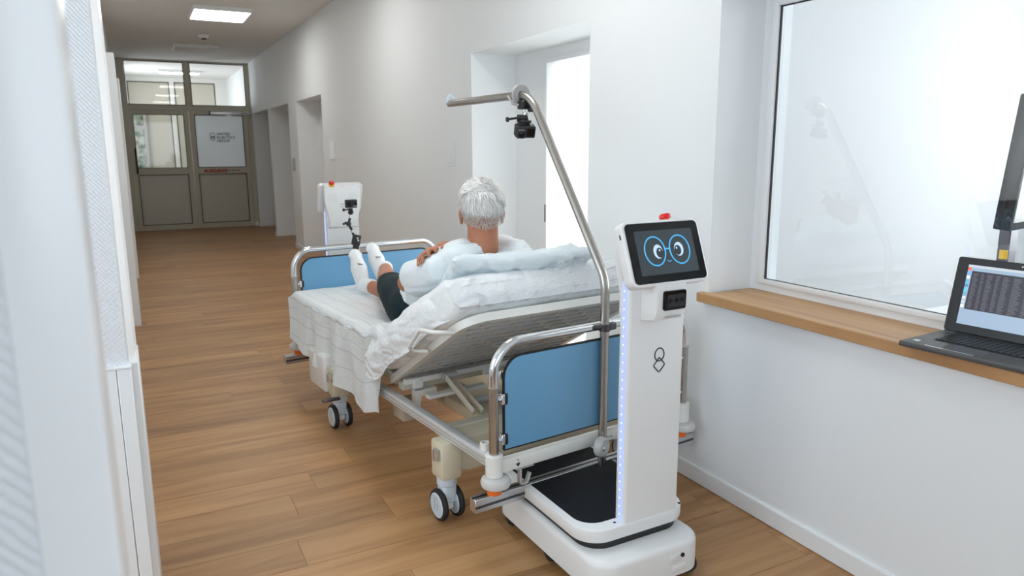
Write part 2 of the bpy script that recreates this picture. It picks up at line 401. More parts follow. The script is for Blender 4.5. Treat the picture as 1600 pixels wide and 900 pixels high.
def fb(p, amp=1, sc=1): return noise.noise(V(p)*sc)*amp

# ------------------------------------------------------------------ setting: corridor shell
XW, XL, YE, ZC = 2.162, -.16, 15.3, 3.13      # right wall, left wall, end wall, ceiling
NX = 2.562                                     # back of the wall niches
fl = MB(); fl.box((-1.9, -3.4, -.12), (5.6, 21.6, -.014)); floor = struct('floor', fl, M['subfloor'])
pm = bpy.data.meshes.new('plank'); b_ = bmesh.new(); PLL, PLW = 1.28, .2
mb = MB(); mb.box((-PLL/2+.0007, -PLW/2+.0007, -.012), (PLL/2-.0007, PLW/2-.0007, 0))
pk = mb.build('plank', M['plank'], floor, smooth=False); pmesh = pk.data; first = pk
offs = {}
row = 0; y = .1
known = {13: .283-.0, 20: .27, 21: .005}
nrow = int((YE-.1)/PLW)
for r in range(nrow+1):
    yc = .2+r*PLW+.0
    x0 = random.uniform(-1.2, 0)-.3
    if abs(yc-4.5) < .06: x0 = .28-PLL
    if abs(yc-4.1) < .06: x0 = .005-PLL
    if abs(yc-2.7) < .06: x0 = .31-PLL
    if abs(yc-1.7) < .06: x0 = 1.965-2*PLL
    x = x0
    while x < 2.62:
        if x+PLL > -.35:
            o = first if first is not None else pk.copy()
            if first is None: C.objects.link(o); o.parent = floor
            first = None
            o.location = (x+PLL/2, yc, random.uniform(-.0004, .0004))
            if random.random() < .5: o.rotation_euler = (0, 0, pi)
        x += PLL
ce = MB(); ce.box((-1.9, -3.4, ZC), (5.6, 21.6, ZC+.12)); struct('ceiling', ce, M['ceiling'])
# right wall with its openings: (y0, y1, head)
OPEN = [(3.30, 4.80, 2.148), (9.34, 10.90, 2.172), (11.50, 13.20, 2.18), (13.32, 15.12, 2.185)]
WIN = (-.35, 2.345, .845, 2.125)
mb = MB(); yy = -3.4
segs = [(WIN[0], WIN[1], 'w')]+[(a, b, h) for a, b, h in OPEN]
for a, b, h in segs:
    mb.box((XW, yy, -.01), (NX, a, ZC))
    if h == 'w': mb.box((XW, a, -.01), (NX, b, WIN[2]-.002)); mb.box((XW, a, WIN[3]), (NX, b, ZC))
    else: mb.box((XW, a, h), (NX, b, ZC))
    yy = b
mb.box((XW, yy, -.01), (NX, YE+6.3, ZC))
struct('wall_right', mb, M['wall'], smooth=False)
for i, (a, b, h) in enumerate(OPEN[1:]):          # closed leaves at the back of the deep niches
    mb = MB(); mb.box((NX-.07, a-.02, 0), (NX-.02, b+.02, h+.02)); d = struct('door_%d' % (i+3), mb, M['white_trim'])
    mb = MB(); mb.cyl((NX-.075, a+.14, 1.05), (NX-.12, a+.14, 1.05), .01); mb.tube(bend([(NX-.12, a+.14, 1.05), (NX-.12, a+.27, 1.05)], .01), .009); mb.build('door_handle', M['steel'], d)
# ward doorway: fixed white side panel, head strip, stop and latch plate
mb = MB(); a, b, h = OPEN[0]
mb.box((NX-.05, 4.35, 0), (NX+.02, b+.02, h+.01)); mb.box((NX-.051, a-.02, 2.07), (NX+.021, 4.36, h+.012)); mb.box((NX-.065, 4.33, 0), (NX+.03, 4.372, 2.083), .004); mb.box((NX-.064, a, 2.052), (NX+.029, 4.371, 2.082), .004)
d2_ = struct('door_2', mb, M['white_trim'])
mb = MB(); mb.box((NX-.067, 4.335, 1.0), (NX-.064, 4.350, 1.12), .001); mb.build('latch_plate', M['dark_steel'], d2_)
# baseboards
def baseboard(name, boxes):
    mb = MB()
    for q in boxes: mb.box(*q, bev=.004, seg=1)
    struct(name, mb, M['white_trim'])
T_ = .014
spans = [(-3.3, 3.3), (4.8, 9.34), (10.9, 11.5), (13.2, 13.32)]
for i, (a, b) in enumerate(spans): baseboard('baseboard_right' if i == 0 else 'baseboard_right.%03d' % i, [((XW-T_, a, 0), (XW+.01, b, .075))])
for i, (yb, x1) in enumerate(((10.9, 2.5), (13.2, 2.5), (15.12, 2.5), (4.8, 2.51))): baseboard('baseboard_niche' if i == 0 else 'baseboard_niche.%03d' % i, [((XW-T_, yb-T_, 0), (x1, yb+.005, .075))])
baseboard('baseboard_left', [((XL-.01, 2.68, 0), (XL+.016, YE, .075))])
baseboard('baseboard_end', [((2.09, YE-.014, 0), (2.55, YE+.01, .075))])
# left wall: wallpapered return in the middle distance, door casings further on, near wall corner
mb = MB(); mb.box((-1.75, 2.4, -.01), (-.067, 2.5, ZC)); wr = struct('wall_left_return', mb, M['wallpaper'], smooth=False)
mb = MB(); mb.box((-1.0, 2.385, -.01), (-.098, 2.40, .862), .002, 1); mb.build('kick_panel', M['white_trim'], wr)
mb = MB(); mb.box((-.0965, 2.385, -.01), (-.058, 2.44, .858), .002, 1); mb.build('kick_panel', M['white_trim'], wr)
mb = MB(); mb.box((-1.0, 2.381, .858), (-.056, 2.44, .866), .002, 1); mb.build('panel_cap', M['white_trim'], wr)
mb = MB(); mb.box((-1.75, 2.5, -.01), (XL, 16.28, ZC)); mb.box((-1.75, 17.92, -.01), (XL, YE+6.3, ZC)); mb.box((-1.75, 16.28, -.01), (XL, 17.92, 1.08)); mb.box((-1.75, 16.28, 2.72), (XL, 17.92, ZC)); struct('wall_left', mb, M['wall'], smooth=False)
mb = MB(); mb.prism([(-.2, 2.43), (-.062, 2.43), (-.058, 2.47), (-.047, 2.49), (-.045, 2.56), (-.041, 2.60), (-.041, 2.67), (-.2, 2.67)], -.01, ZC, 'z'); struct('trim_1', mb, M['white_trim'])
mb = MB(); mb.box((-.19, 2.44, -.01), (-.037, 2.675, .86), .003, 1); struct('trim_2', mb, M['white_trim'])
mb = MB(); mb.box((-.17, 6.95, -.01), (-.050, 7.13, 2.28), .004, 1); struct('trim_3', mb, M['white_trim'])
mb = MB(); mb.box((-.17, 9.60, -.01), (-.041, 9.75, 2.30), .004, 1); mb.box((-.15, 9.592, .045), (-.046, 9.60, 2.28)); struct('trim_4', mb, M['white_trim'])
mb = MB(); mb.box((-1.75, .58, -.01), (-.083, .66, ZC)); struct('wall_left_near', mb, M['wallpaper'], smooth=False)
mb = MB(); mb.box((-.084, .575, -.01), (-.0345, .672, ZC), .004, 2); struct('trim_5', mb, M['white_trim'])
# lobby behind the camera
mb = MB(); mb.box((-1.9, -3.4, -.01), (-1.75, .72, ZC)); mb.box((-1.9, 2.28, -.01), (-1.75, 2.6, ZC)); mb.box((-1.9, .72, -.01), (-1.75, 2.28, .88)); mb.box((-1.9, .72, 2.52), (-1.75, 2.28, ZC)); struct('wall_lobby', mb, M['wall'], smooth=False)
mb = MB(); mb.box((-1.9, -3.4, -.01), (-1.0, -3.2, ZC)); mb.box((1.8, -3.4, -.01), (2.6, -3.2, ZC)); mb.box((-1.0, -3.4, -.01), (1.8, -3.2, .85)); mb.box((-1.0, -3.4, 2.65), (1.8, -3.2, ZC)); struct('wall_back', mb, M['wall'], smooth=False)
# office behind the interior window and ward behind the bright doorway
mb = MB(); mb.box((NX, 2.72, -.01), (5.6, 2.86, ZC)); struct('wall_office_partition', mb, M['office'], smooth=False)
mb = MB(); mb.box((5.45, -1.7, -.01), (5.6, 9.0, .8)); mb.box((5.45, -1.7, 2.7), (5.6, 9.0, ZC)); mb.box((5.45, -1.7, .8), (5.6, -.5, 2.7)); mb.box((5.45, 2.3, .8), (5.6, 3.8, 2.7)); mb.box((5.45, 6.6, .8), (5.6, 9.0, 2.7)); struct('wall_outer', mb, M['wall'], smooth=False)
mb = MB(); mb.box((NX, -1.8, -.01), (5.6, -1.65, ZC)); struct('wall_office_rear', mb, M['wall'], smooth=False)
mb = MB(); mb.box((NX, 8.0, -.01), (5.6, 8.15, ZC)); struct('wall_ward_end', mb, M['wall'], smooth=False)
mb = MB(); mb.box((NX+.05, -1.6, -.013), (5.4, 8.0, .002)); struct('floor_rooms', mb, M['greyfloor'], smooth=False)
for nm, x_, y0_, y1_, z0_, z1_ in (('added_window_4', -1.8, .72, 2.28, .88, 2.52), ('added_window_5', -.25, 16.28, 17.92, 1.08, 2.72)):  # frames added around the openings cut for the side and far fill lights
    t_ = thing(nm, 'white window frame added around an unseen fill light, out of frame', None, kind='structure'); m = MB()
    m.box((x_-.05, y0_, z0_), (x_, y0_+.05, z1_)); m.box((x_-.05, y1_-.05, z0_), (x_, y1_, z1_)); m.box((x_-.05, y0_+.05, z0_), (x_, y1_-.05, z0_+.05)); m.box((x_-.05, y0_+.05, z1_-.05), (x_, y1_-.05, z1_)); m.build('window_frame', M['white_trim'], t_, smooth=False)
# far corridor beyond the glazed doors
mb = MB(); mb.box((XL, 21.4, -.01), (NX, 21.5, ZC)); struct('wall_far', mb, M['wall'], smooth=False)

# interior window over the sill
XG = 2.425
win = thing('window_1', 'large clear interior window with white frame above the oak sill', None, kind='structure')
mb = MB(); F0, F1 = XG-.02, XG+.03
y0, y1, z0, z1 = WIN[0], WIN[1], .885, WIN[3]
mb.box((F0, y1-.045, z0+.043), (F1, y1+.003, z1-.035)); mb.box((F0, y0, z0+.043), (F1, y0+.05, z1-.035)); mb.box((F0, y0, z1-.035), (F1, y1+.003, z1+.002)); mb.box((F0, y0, z0-.01), (F1, y1+.003, z0+.043))
mb.build('window_frame', M['white_trim'], win, smooth=False)
mb = MB(); G = .016
for q in (((F0-.012, y1-.078, z0+.03), (F0+.012, y1-.045, z1-.03)), ((F0-.0115, y0+.05, z0+.0295), (F0+.0115, y1-.046, z0+.052)), ((F0-.0113, y0+.05, z1-.06), (F0+.0113, y1-.046, z1-.0305))): mb.box(*q, bev=.004)
mb.build('glazing_bead', M['white_trim'], win)
mb = MB()
mb.box((XG-.018, y1-.084, z0+.05), (XG-.010, y1-.078, z1-.058)); mb.box((XG-.018, y0+.05, z0+.051), (XG-.010, y1-.078, z0+.0535)); mb.box((XG-.018, y0+.05, z1-.064), (XG-.010, y1-.078, z1-.058))
mb.build('seal', M['seal'], win, smooth=False)
mb = MB(); mb.box((XG-.006, y0+.05, z0+.05), (XG+.006, y1-.08, z1-.055)); mb.build('pane', M['glazing'], win, smooth=False)
# oak sill
mb = MB(); mb.box((2.122, -.55, .845), (XG-.02, 2.335, .885), .003, 1); mb.box((2.122, 2.33, .845), (XW, 2.375, .885), .003, 1)
sl = struct('trim_6', mb, M['oak_sill'])

# glazed end partition with double doors
end = thing('door_1', 'taupe framed glazed double door closing the corridor end', None, kind='structure')
YD = YE
mb = MB()
FK = [0]
def fr(x0, z0, x1, z1, y0=YD, y1=YD+.07, m=mb): FK[0] += .0011; m.box((x0, y0+FK[0], z0), (x1, y1+FK[0], z1), .004, 1)
fr(-.16, 0, .02, ZC); fr(2.09, 0, 2.3, ZC); fr(-.16, 3.10, 2.3, ZC); fr(-.16, 2.225, 2.3, 2.325); fr(1.005, 2.3, 1.118, 3.11)
mb.build('door_frame', M['frame'], end)
def seal_rect(x0, z0, x1, z1, parent, y=YD-.002, t=.012):
    m = MB(); m.box((x0, y, z0+t), (x0+t, y+.03, z1-t)); m.box((x1-t, y, z0+t), (x1, y+.03, z1-t)); m.box((x0, y, z0), (x1, y+.03, z0+t)); m.box((x0, y, z1-t), (x1, y+.03, z1)); m.build('seal', M['seal'], parent, smooth=False)
for x0, x1 in ((.022, 1.008), (1.113, 2.088)):
    m = MB(); m.box((x0, YD+.02, 2.32), (x1, YD+.03, 3.105)); p = m.build('transom_pane', M['glass'], end, smooth=False); seal_rect(x0, 2.322, x1, 3.102, p)
for k, (x0, x1) in enumerate(((.022, 1.036), (1.042, 2.088))):
    A, B = (.088, .950) if k == 0 else (1.128, 2.005)
    m = MB(); yo = YD-.012
    m.box((x0, yo, .003), (A, yo+.06, 2.222), .004, 1); m.box((B, yo, .003), (x1, yo+.06, 2.222), .004, 1)
    for z0_, z1_ in ((.003, .10), (1.045, 1.165), (2.152, 2.222)): m.box((A-.003, yo+.0012, z0_), (B+.003, yo+.0588, z1_), .002, 1)
    leaf = m.build('door_leaf', M['frame'], end)
    m = MB(); m.box((A-.005, yo+.03, .095), (B+.005, yo+.04, 1.05)); m.build('lower_panel', M['panel'], leaf, smooth=False)
    seal_rect(A, .10, B, 1.045, leaf, yo+.004)
    m = MB(); m.box((A-.005, yo+.03, 1.16), (B+.005, yo+.04, 2.155)); m.build('pane', M['glass_tint'] if k == 0 else M['frost'], leaf, smooth=False)
    seal_rect(A, 1.163, B, 2.154, leaf, yo+.004)
    if k == 0:
        m = MB(); m.tube(bend([(.085, yo, 1.52), (.085, yo-.10, 1.52), (.085, yo-.10, 1.08), (.085, yo, 1.08)], .04), .017, 12); m.build('pull_handle', M['black'], leaf)
    else:
        m = MB(); m.box((1.40, yo-.065, 2.155), (2.13, yo+.005, 2.222), .01); m.box((1.70, yo-.05, 2.135), (1.78, yo-.02, 2.155)); cl = m.build('door_closer', M['alu'], leaf)
        m = MB(); m.box((1.395, yo-.068, 2.153), (1.412, yo, 2.224), .002); m.box((1.97, yo-.066, 2.185), (2.07, yo-.064, 2.197)); m.build('closer_cap', M['black'], leaf)
        RX = Matrix.Rotation(pi/2, 4, 'X')
        for i_, tx in enumerate(('UNITED', 'ROBOTICS', 'GROUP')): text(tx, 'lettering', .070, M['navy'], leaf, Matrix.Translation((1.500, yo+.026, 1.775-.064*i_)) @ RX, bold=.0012)
        m = MB()                                             # emblem: circle over a rounded square, crossed
        def ring(m, cx, cz, r, t, y, a0=0, a1=2*pi, n=28):
            m.tube([(cx+r*cos(a0+(a1-a0)*i/n), y, cz+r*sin(a0+(a1-a0)*i/n)) for i in range(n+1)], t, 6, caps=abs(a1-a0) < 6)
        ex, ez_ = 1.430, 1.775; ring(m, ex, ez_, .046, .005, yo+.027)
        m.tube(bend([(ex, yo+.027, ez_-.012), (ex+.046, yo+.027, ez_-.058), (ex, yo+.027, ez_-.104), (ex-.046, yo+.027, ez_-.058), (ex, yo+.027, ez_-.012), (ex+.008, yo+.027, ez_-.020)], .012, 3), .005, 6); m.tube([(ex-.034, yo+.027, ez_-.044), (ex, yo+.026, ez_-.016), (ex+.034, yo+.027, ez_-.044)], .010, 6); m.build('emblem', M['navy'], leaf)
        text('AUSGANG', 'lettering', .088, M['redink'], leaf, Matrix.Translation((1.225, yo-.001, 1.072)) @ RX, bold=.004)
        m = MB()
        for i_ in range(3): m.box((1.64+.085*i_, yo-.0015, 1.098), (1.695+.085*i_, yo, 1.108)); m.prism([(1.69+.085*i_, 1.092), (1.71+.085*i_, 1.103), (1.69+.085*i_, 1.114)], yo-.0015, yo, 'y')
        m.build('arrow', M['seal'], leaf, smooth=False)
m = MB(); m.box((-.1, YD+.0, -.005), (2.2, YD+.06, .0035)); m.build('threshold', M['dark_steel'], end, smooth=False)
# second partition far behind
p2 = thing('door_6', 'second taupe partition with green-grey panels far beyond the glazed doors', None, kind='structure')
mb = MB(); mb.box((-.16, 18.9, 0), (2.3, 18.96, .12)); mb.box((-.16, 18.901, 0), (.06, 18.961, 3.05)); mb.box((.92, 18.901, 0), (1.02, 18.961, 3.05)); mb.box((1.90, 18.901, 0), (2.3, 18.961, ZC)); mb.box((-.16, 18.9, 3.03), (1.95, 18.96, ZC)); mb.build('door_frame', M['bedwhite'], p2, smooth=False)
for x0, x1 in ((.06, .92), (1.02, 1.90)):
    m = MB(); m.box((x0, 18.92, .12), (x1, 18.94, 3.03)); q = m.build('panel', M['panel'], p2, smooth=False); seal_rect(x0, .13, x1, 3.03, q, 18.905, .02)
# garden window seen through the left pane
w3 = thing('window_3', 'bright garden window seen through the left door pane', None, kind='structure')
mb = MB(); mb.box((.02, 18.80, 1.05), (.34, 18.84, 2.35)); mb.build('pane', M['leafy'], w3, smooth=False)
mb = MB(); mb.box((-.05, 18.76, 1.0), (.03, 18.85, 2.42)); mb.box((.32, 18.76, 1.0), (.38, 18.85, 2.42)); mb.box((.03, 18.761, 1.0), (.32, 18.851, 1.07)); mb.box((.03, 18.761, 1.95), (.32, 18.851, 2.05)); mb.build('window_frame', M['grey'], w3, smooth=False)

# ------------------------------------------------------------------ ceiling lamps and wall fittings
def ceiling_lamp(x, y, sx, sy, lit, label):
    t = thing('ceiling_lamp', label, 'lamp', (x, y, ZC), 0, group='corridor ceiling lamps')
    m = MB(); m.box((-sx/2, -sy/2, -.055), (sx/2, sy/2, 0), .004, 1); m.build('housing', M['white_trim'], t)
    m = MB(); m.box((-sx/2+.02, -sy/2+.02, -.06), (sx/2-.02, sy/2-.02, -.05)); m.build('diffuser', M['lamp'] if lit else M['lamp_off'], t)
ceiling_lamp(1.10, 9.75, .64, .72, True, 'square white ceiling lamp shining on the corridor ceiling in front of the smoke detector')
ceiling_lamp(1.07, 13.1, .66, .5, False, 'flat unlit ceiling lamp close to the glazed end doors')
ceiling_lamp(1.05, 17.2, .8, .3, True, 'lit ceiling lamp beyond the glazed end doors')
ceiling_lamp(1.10, 6.4, .64, .72, True, 'lit ceiling lamp above the far robot, out of frame')
ceiling_lamp(1.12, 3.05, .64, .72, True, 'lit ceiling lamp above the bed, out of frame')
t = thing('smoke_detector', 'round white smoke detector on the ceiling behind the lit lamp', 'smoke detector', (1.09, 11.8, ZC))
mb = MB(); mb.lathe([(0, 0), (.075, 0), (.075, -.02), (.055, -.045), (0, -.05)], (0, 0, 0)); mb.build('body', M['white_trim'], t)
mb = MB(); mb.lathe([(0, -.048), (.038, -.048), (.036, -.06), (0, -.062)], (0, 0, 0)); mb.build('sensor', M['seal'], t)
def plate(name, label, y0, y1, z0, z1, m_, thick=.012):
    t = thing(name, label, 'wall plate', (XW, (y0+y1)/2, z0))
    h = z1-z0; wd = (y1-y0)/2
    m = MB(); m.box((-thick, -wd, 0), (0, wd, h), .003, 1); m.build('cover', m_, t)
    m = MB(); m.box((-thick-.004, -wd*.7, h*.12), (-thick+.001, wd*.7, h*.88), .002, 1); m.build('rocker', m_, t)
plate('light_switch', 'white light switch plate on the wall above the far robot', 8.77, 9.0, 1.375, 1.592, M['white_trim'])
plate('access_panel', 'white painted access plate on the wall left of the ward doorway', 5.115, 5.268, 1.368, 1.55, M['wall'], .006)
plate('card_reader', 'slim dark card reader on the pier between the far wall niches', 11.2, 11.33, 1.185, 1.373, M['grey'], .02)

# ------------------------------------------------------------------ frames of reference
TH = radians(6.59243652); BO = V((1.0816, 2.2485, 0)); BM = Matrix.Translation(BO) @ Matrix.Rotation(TH, 4, 'Z')
PSI = radians(1.418); RO = V((1.4954, 1.8211, 0))
def BT(name, label, cat, base=(0, 0, 0), group=None): return thing(name, label, cat, BO, TH, base, group)

# ------------------------------------------------------------------ robots
def robot(label, org, yaw, bar_xf, face):
    t = thing('service_robot', label, 'robot', org, yaw, group='robots carrying the bed')
    CX = -.042
    # drive base
    m = MB(); m.prism(rr(CX-.230, -.055, CX+.222, .69, .085, 8), .045, .163, 'z', .022, 3, 'top'); base = m.build('drive_base', M['white'], t)
    m = MB(); m.box((.018, -.0585, .098), (.060, -.053, .128), .003, 2); m.build('service_flap', M['white'], base)
    m = MB(); m.cyl((.072, -.0595, .118), (.072, -.052, .118), .0075, seg=14); m.build('sensor_hole', M['seal'], base)
    m = MB(); m.box((.030, -.058, .058), (.090, -.0535, .085), .003, 2); m.build('charging_cover', M['white'], base)
    m = MB(); m.prism(rr(CX-.185, -.01, CX+.185, .59, .08, 8), .03, .047, 'z'); m.build('undertray', M['black'], t)
    for sx, yy in ((-.185, .01), (.185, .005), (-.19, .30), (.19, .30), (-.19, .60), (.19, .60)):
        m = MB(); x0 = CX+sx; m.lathe([(0, -.026), (.024, -.026), (.036, -.022), (.0395, -.008), (.037, 0), (.0395, .008), (.036, .022), (.024, .026), (0, .026)], (x0, yy, .0395), (1, 0, 0)); m.build('wheel', M['rubber'], t)
    # black recess, white tray and mat
    m = MB(); m.prism(rr(CX-.206, .042, CX+.206, .68, .085, 8), .155, .20, 'z'); m.build('recess', M['black'], t)
    m = MB(); m.prism(rr(CX-.228, .030, CX+.228, .72, .095, 8), .190, .238, 'z', .008, 2); tr = m.build('tray', M['white'], t)
    m = MB(); m.prism(rr(CX-.200, .085, CX+.200, .695, .075, 8), .236, .2405, 'z'); m.build('tray_mat', M['black_mat'], tr)
    for sx in (-.135, .152):
        m = MB(); m.cyl((sx, .060, .236), (sx, .060, .2395), .005, seg=10); m.build('screw_hole', M['seal'], tr)
    # column with light strips
    m = MB(); m.prism(rr(-.112, .036, .122, .092, .010, 3), .20, 1.10, 'z'); col = m.build('column', M['white'], t)
    for sx in (-1, 1):
        xs = -.112 if sx < 0 else .122
        m = MB(); m.box((xs-.004, .050, .242), (xs+.004, .072, 1.075), .002, 1); st = m.build('light_strip', M['led'], col)
        m = MB()
        for k in range(27): m.box((xs+sx*.0035, .058, .262+.03*k), (xs+sx*.0046, .064, .268+.03*k))
        ld_ = m.build('light_dots', M['led_dot'], st, smooth=False); ld_['kind'] = 'stuff'
    m = MB()                                                 # emblem on the column
    ez = .812
    m.tube([(.0165+.0195*cos(2*pi*i/30), .0355, ez+.008+.0195*1.15*sin(2*pi*i/30)) for i in range(31)], .0022, 6)
    m.tube(bend([(.0165, .0355, ez-.002), (.041, .0355, ez-.028), (.0165, .0355, ez-.054), (-.008, .0355, ez-.028), (.0165, .0355, ez-.002), (.02, .0355, ez-.0055)], .005, 3), .0022, 6)
    m.build('emblem', M['navy'], col)
    # depth camera box
    m = MB(); m.prism([(-.03, .958), (.04, .945), (.04, 1.075), (-.045, 1.075), (-.045, .99)], -.070, .052, 'x', .008, 2); cb = m.build('camera_box', M['white'], t)
    m = MB(); m.prism(rr(-.046, .992, .046, 1.055, .008, 4), -.052, -.040, 'y', .002, 1); cw = m.build('camera_window', M['darkglass'], cb)
    m = MB(); m.prism(rr(-.034, 1.004, .038, 1.043, .005, 3), -.0535, -.050, 'y'); m.build('camera_lens_bar', M['black'], cw)
    for xx in (-.022, .003, .027):
        m = MB(); m.lathe([(0, -.001), (.008, -.001), (.006, .004), (0, .005)], (xx, -.0525, 1.024), (0, -1, 0)); m.build('lens', M['darkglass'], cw)
    m = MB(); m.box((-.03, -.0465, .966), (.03, -.040, .971)); m.build('slot', M['grey'], cb)
    # head: tilted tablet housing, screen towards -y
    hc = V((0, 0, 1.1727)); HX = Matrix.Translation(hc) @ Matrix.Rotation(-radians(21.0), 4, 'X')     # local: x right, y depth, z up
    m = MB(); m.prism(rr(-.158, -.1075, .158, .1075, .026, 6), .0, .046, 'y', .009, 3)
    head = m.build('head_housing', M['white'], t, xf=HX)
    m = MB(); bk = [(-.130, 1.255), (.130, 1.255), (.130, 1.14), (.108, 1.03), (.108, .96), (-.108, .96), (-.108, 1.03), (-.130, 1.14)]
    m.prism(bk, .066, .104, 'y', .010, 3); bp_ = m.build('back_cover', M['white'], head)
    BXF = Matrix.Translation((0, -.0115, 1.155))
    for (sx, sz) in ((-.115, .085), (.0, .087), (.115, .085), (-.100, -.15), (.100, -.15)):
        m = MB(); m.cyl((sx, .1145, sz), (sx, .1162, sz), .0035, seg=8); m.build('screw', M['grey'], bp_, xf=BXF)
    m = MB()
    for cx in (-.070, .070):
        for k in range(1, 5):
            for i in range(6*k): a = 2*pi*i/(6*k); m.cyl((cx+.0078*k*cos(a), .1148, .015+.0078*k*sin(a)), (cx+.0078*k*cos(a), .1156, .015+.0078*k*sin(a)), .0016, seg=6)
    sh_ = m.build('speaker_holes', M['grey'], bp_, xf=BXF); sh_['kind'] = 'stuff'
    for i_, s1 in enumerate(('Virtual', 'Link')):
        m = MB(); xx = .02
        for ch in range(len(s1)): m.box((xx-.0075*ch, .1148, -.036-.018*i_), (xx-.0075*ch-.005, .1156, -.027-.018*i_))
        m.build('small_print', M['grey'], bp_, xf=BXF, smooth=False)
    m = MB(); m.prism(rr(-.1475, -.0975, .1475, .0975, .016, 6), -.003, .002, 'y', .001, 1); gl = m.build('display_glass', M['darkglass'], head, xf=HX)
    m = MB(); m.prism(rr(-.118, -.072, .118, .072, .002, 1), -.0034, -.0030, 'y'); sc = m.build('screen', M['scr'], head, xf=HX)
    if face:
        def rings(m, cx, cz, rx, rz, t_, n=36): m.tube([(cx+rx*cos(2*pi*i/n), -.0038, cz+rz*sin(2*pi*i/n)) for i in range(n+1)], t_, 6)
        m = MB(); rings(m, -.048, .004, .041, .047, .0021); rings(m, .053, .004, .041, .047, .0021); m.tube([(-.007, -.0038, .008), (.0025, -.0038, .010), (.012, -.0038, .008)], .0021, 6)
        m.tube([(-.006, -.0038, -.029), (.001, -.0038, -.033), (.010, -.0038, -.030)], .0012, 6); m.build('face_lines', M['cyan'], head, xf=HX)
        def disc(m, cx, cz, rx, rz, y): m.prism([(cx+rx*cos(2*pi*i/26), cz+rz*sin(2*pi*i/26)) for i in range(26)], y-.0002, y, 'y')
        m = MB(); disc(m, -.036, .002, .0185, .023, -.0036); disc(m, .050, .005, .0185, .023, -.0036); m.build('eye', M['eyeblue'], head, xf=HX, split=True)
        m = MB(); disc(m, -.031, -.002, .0135, .0165, -.0040); disc(m, .045, .002, .0135, .0165, -.0040); m.build('pupil', M['pupil'], head, xf=HX, split=True)
        m = MB(); disc(m, -.030, .006, .003, .0035, -.0043); disc(m, .041, .009, .003, .0035, -.0043); m.build('eye_glint', M['eyeblue'], head, xf=HX, split=True)
    m = MB(); m.box((-.1592, .012, .052), (-.157, .019, .068), .001, 1); m.build('side_port', M['black'], head, xf=HX)
    m = MB(); m.box((-.1588, .02, -.02), (-.157, .026, .0)); m.build('side_button', M['white_trim'], head, xf=HX)
    for xx in (-.06, .035):
        m = MB(); m.box((xx, .012, -.1095), (xx+.03, .022, -.106), .001, 1); m.build('bottom_port', M['grey'], head, xf=HX)
    m = MB(); m.lathe([(0, .105), (.019, .105), (.019, .114), (.015, .118), (0, .118)], (.075, .058, 0)); e1 = m.build('stop_collar', M['yellow'], t, xf=HX)
    m = MB(); m.lathe([(0, .116), (.013, .116), (.013, .122), (.0195, .124), (.0195, .133), (.016, .138), (0, .139)], (.075, .058, 0)); m.build('stop_button', M['red'], t, xf=HX)
    # cross bar that carries the bed, held by two brackets on the tray
    if bar_xf is not None:
        m = MB(); m.box((-.085, -.006, .190), (1.055, .038, .243), .002, 1); bar = m.build('carrier_bar', M['alu'], t, xf=bar_xf)
        m = MB()
        for a in (-.0072, .0372): m.box((-.0852, a, .208), (1.0552, a+.002, .218))
        m.box((-.0852, .010, .2415), (1.0552, .022, .2436)); m.build('slot', M['dark_steel'], bar, xf=bar_xf, smooth=False)
        m = MB(); m.box((.33, -.02, .236), (.37, .05, .24)); m.box((.56, -.012, .236), (.66, .03, .24)); m.box((.57, -.06, .240), (.64, -.03, .252), .002, 1); m.box((.575, -.085, .24), (.625, -.05, .262), .003, 1); m.build('bracket', M['dark_steel'], t, xf=bar_xf, split=True)
        for uu in (0, .98):
            m = MB(); m.lathe([(0, .2435), (.027, .2435), (.027, .2745), (0, .2745)], (uu+.003, .006, 0)); m.build('rest_buffer', M['orange'], bar, xf=bar_xf)
    return t
R1 = Matrix.Translation(RO) @ Matrix.Rotation(PSI, 4, 'Z')
robot('white robot with a tablet face wearing round glasses, in front of the bed head', RO, PSI, R1.inverted() @ BM, True)
R2O = V((1.284, 5.17, 0)); R2Y = pi+radians(2.5)
R2 = Matrix.Translation(R2O) @ Matrix.Rotation(R2Y, 4, 'Z')
FOOT = BM @ Matrix.Translation((0, 2.27, 0))
robot('white robot seen from behind, standing beyond the foot end of the bed', R2O, R2Y, R2.inverted() @ FOOT, True)

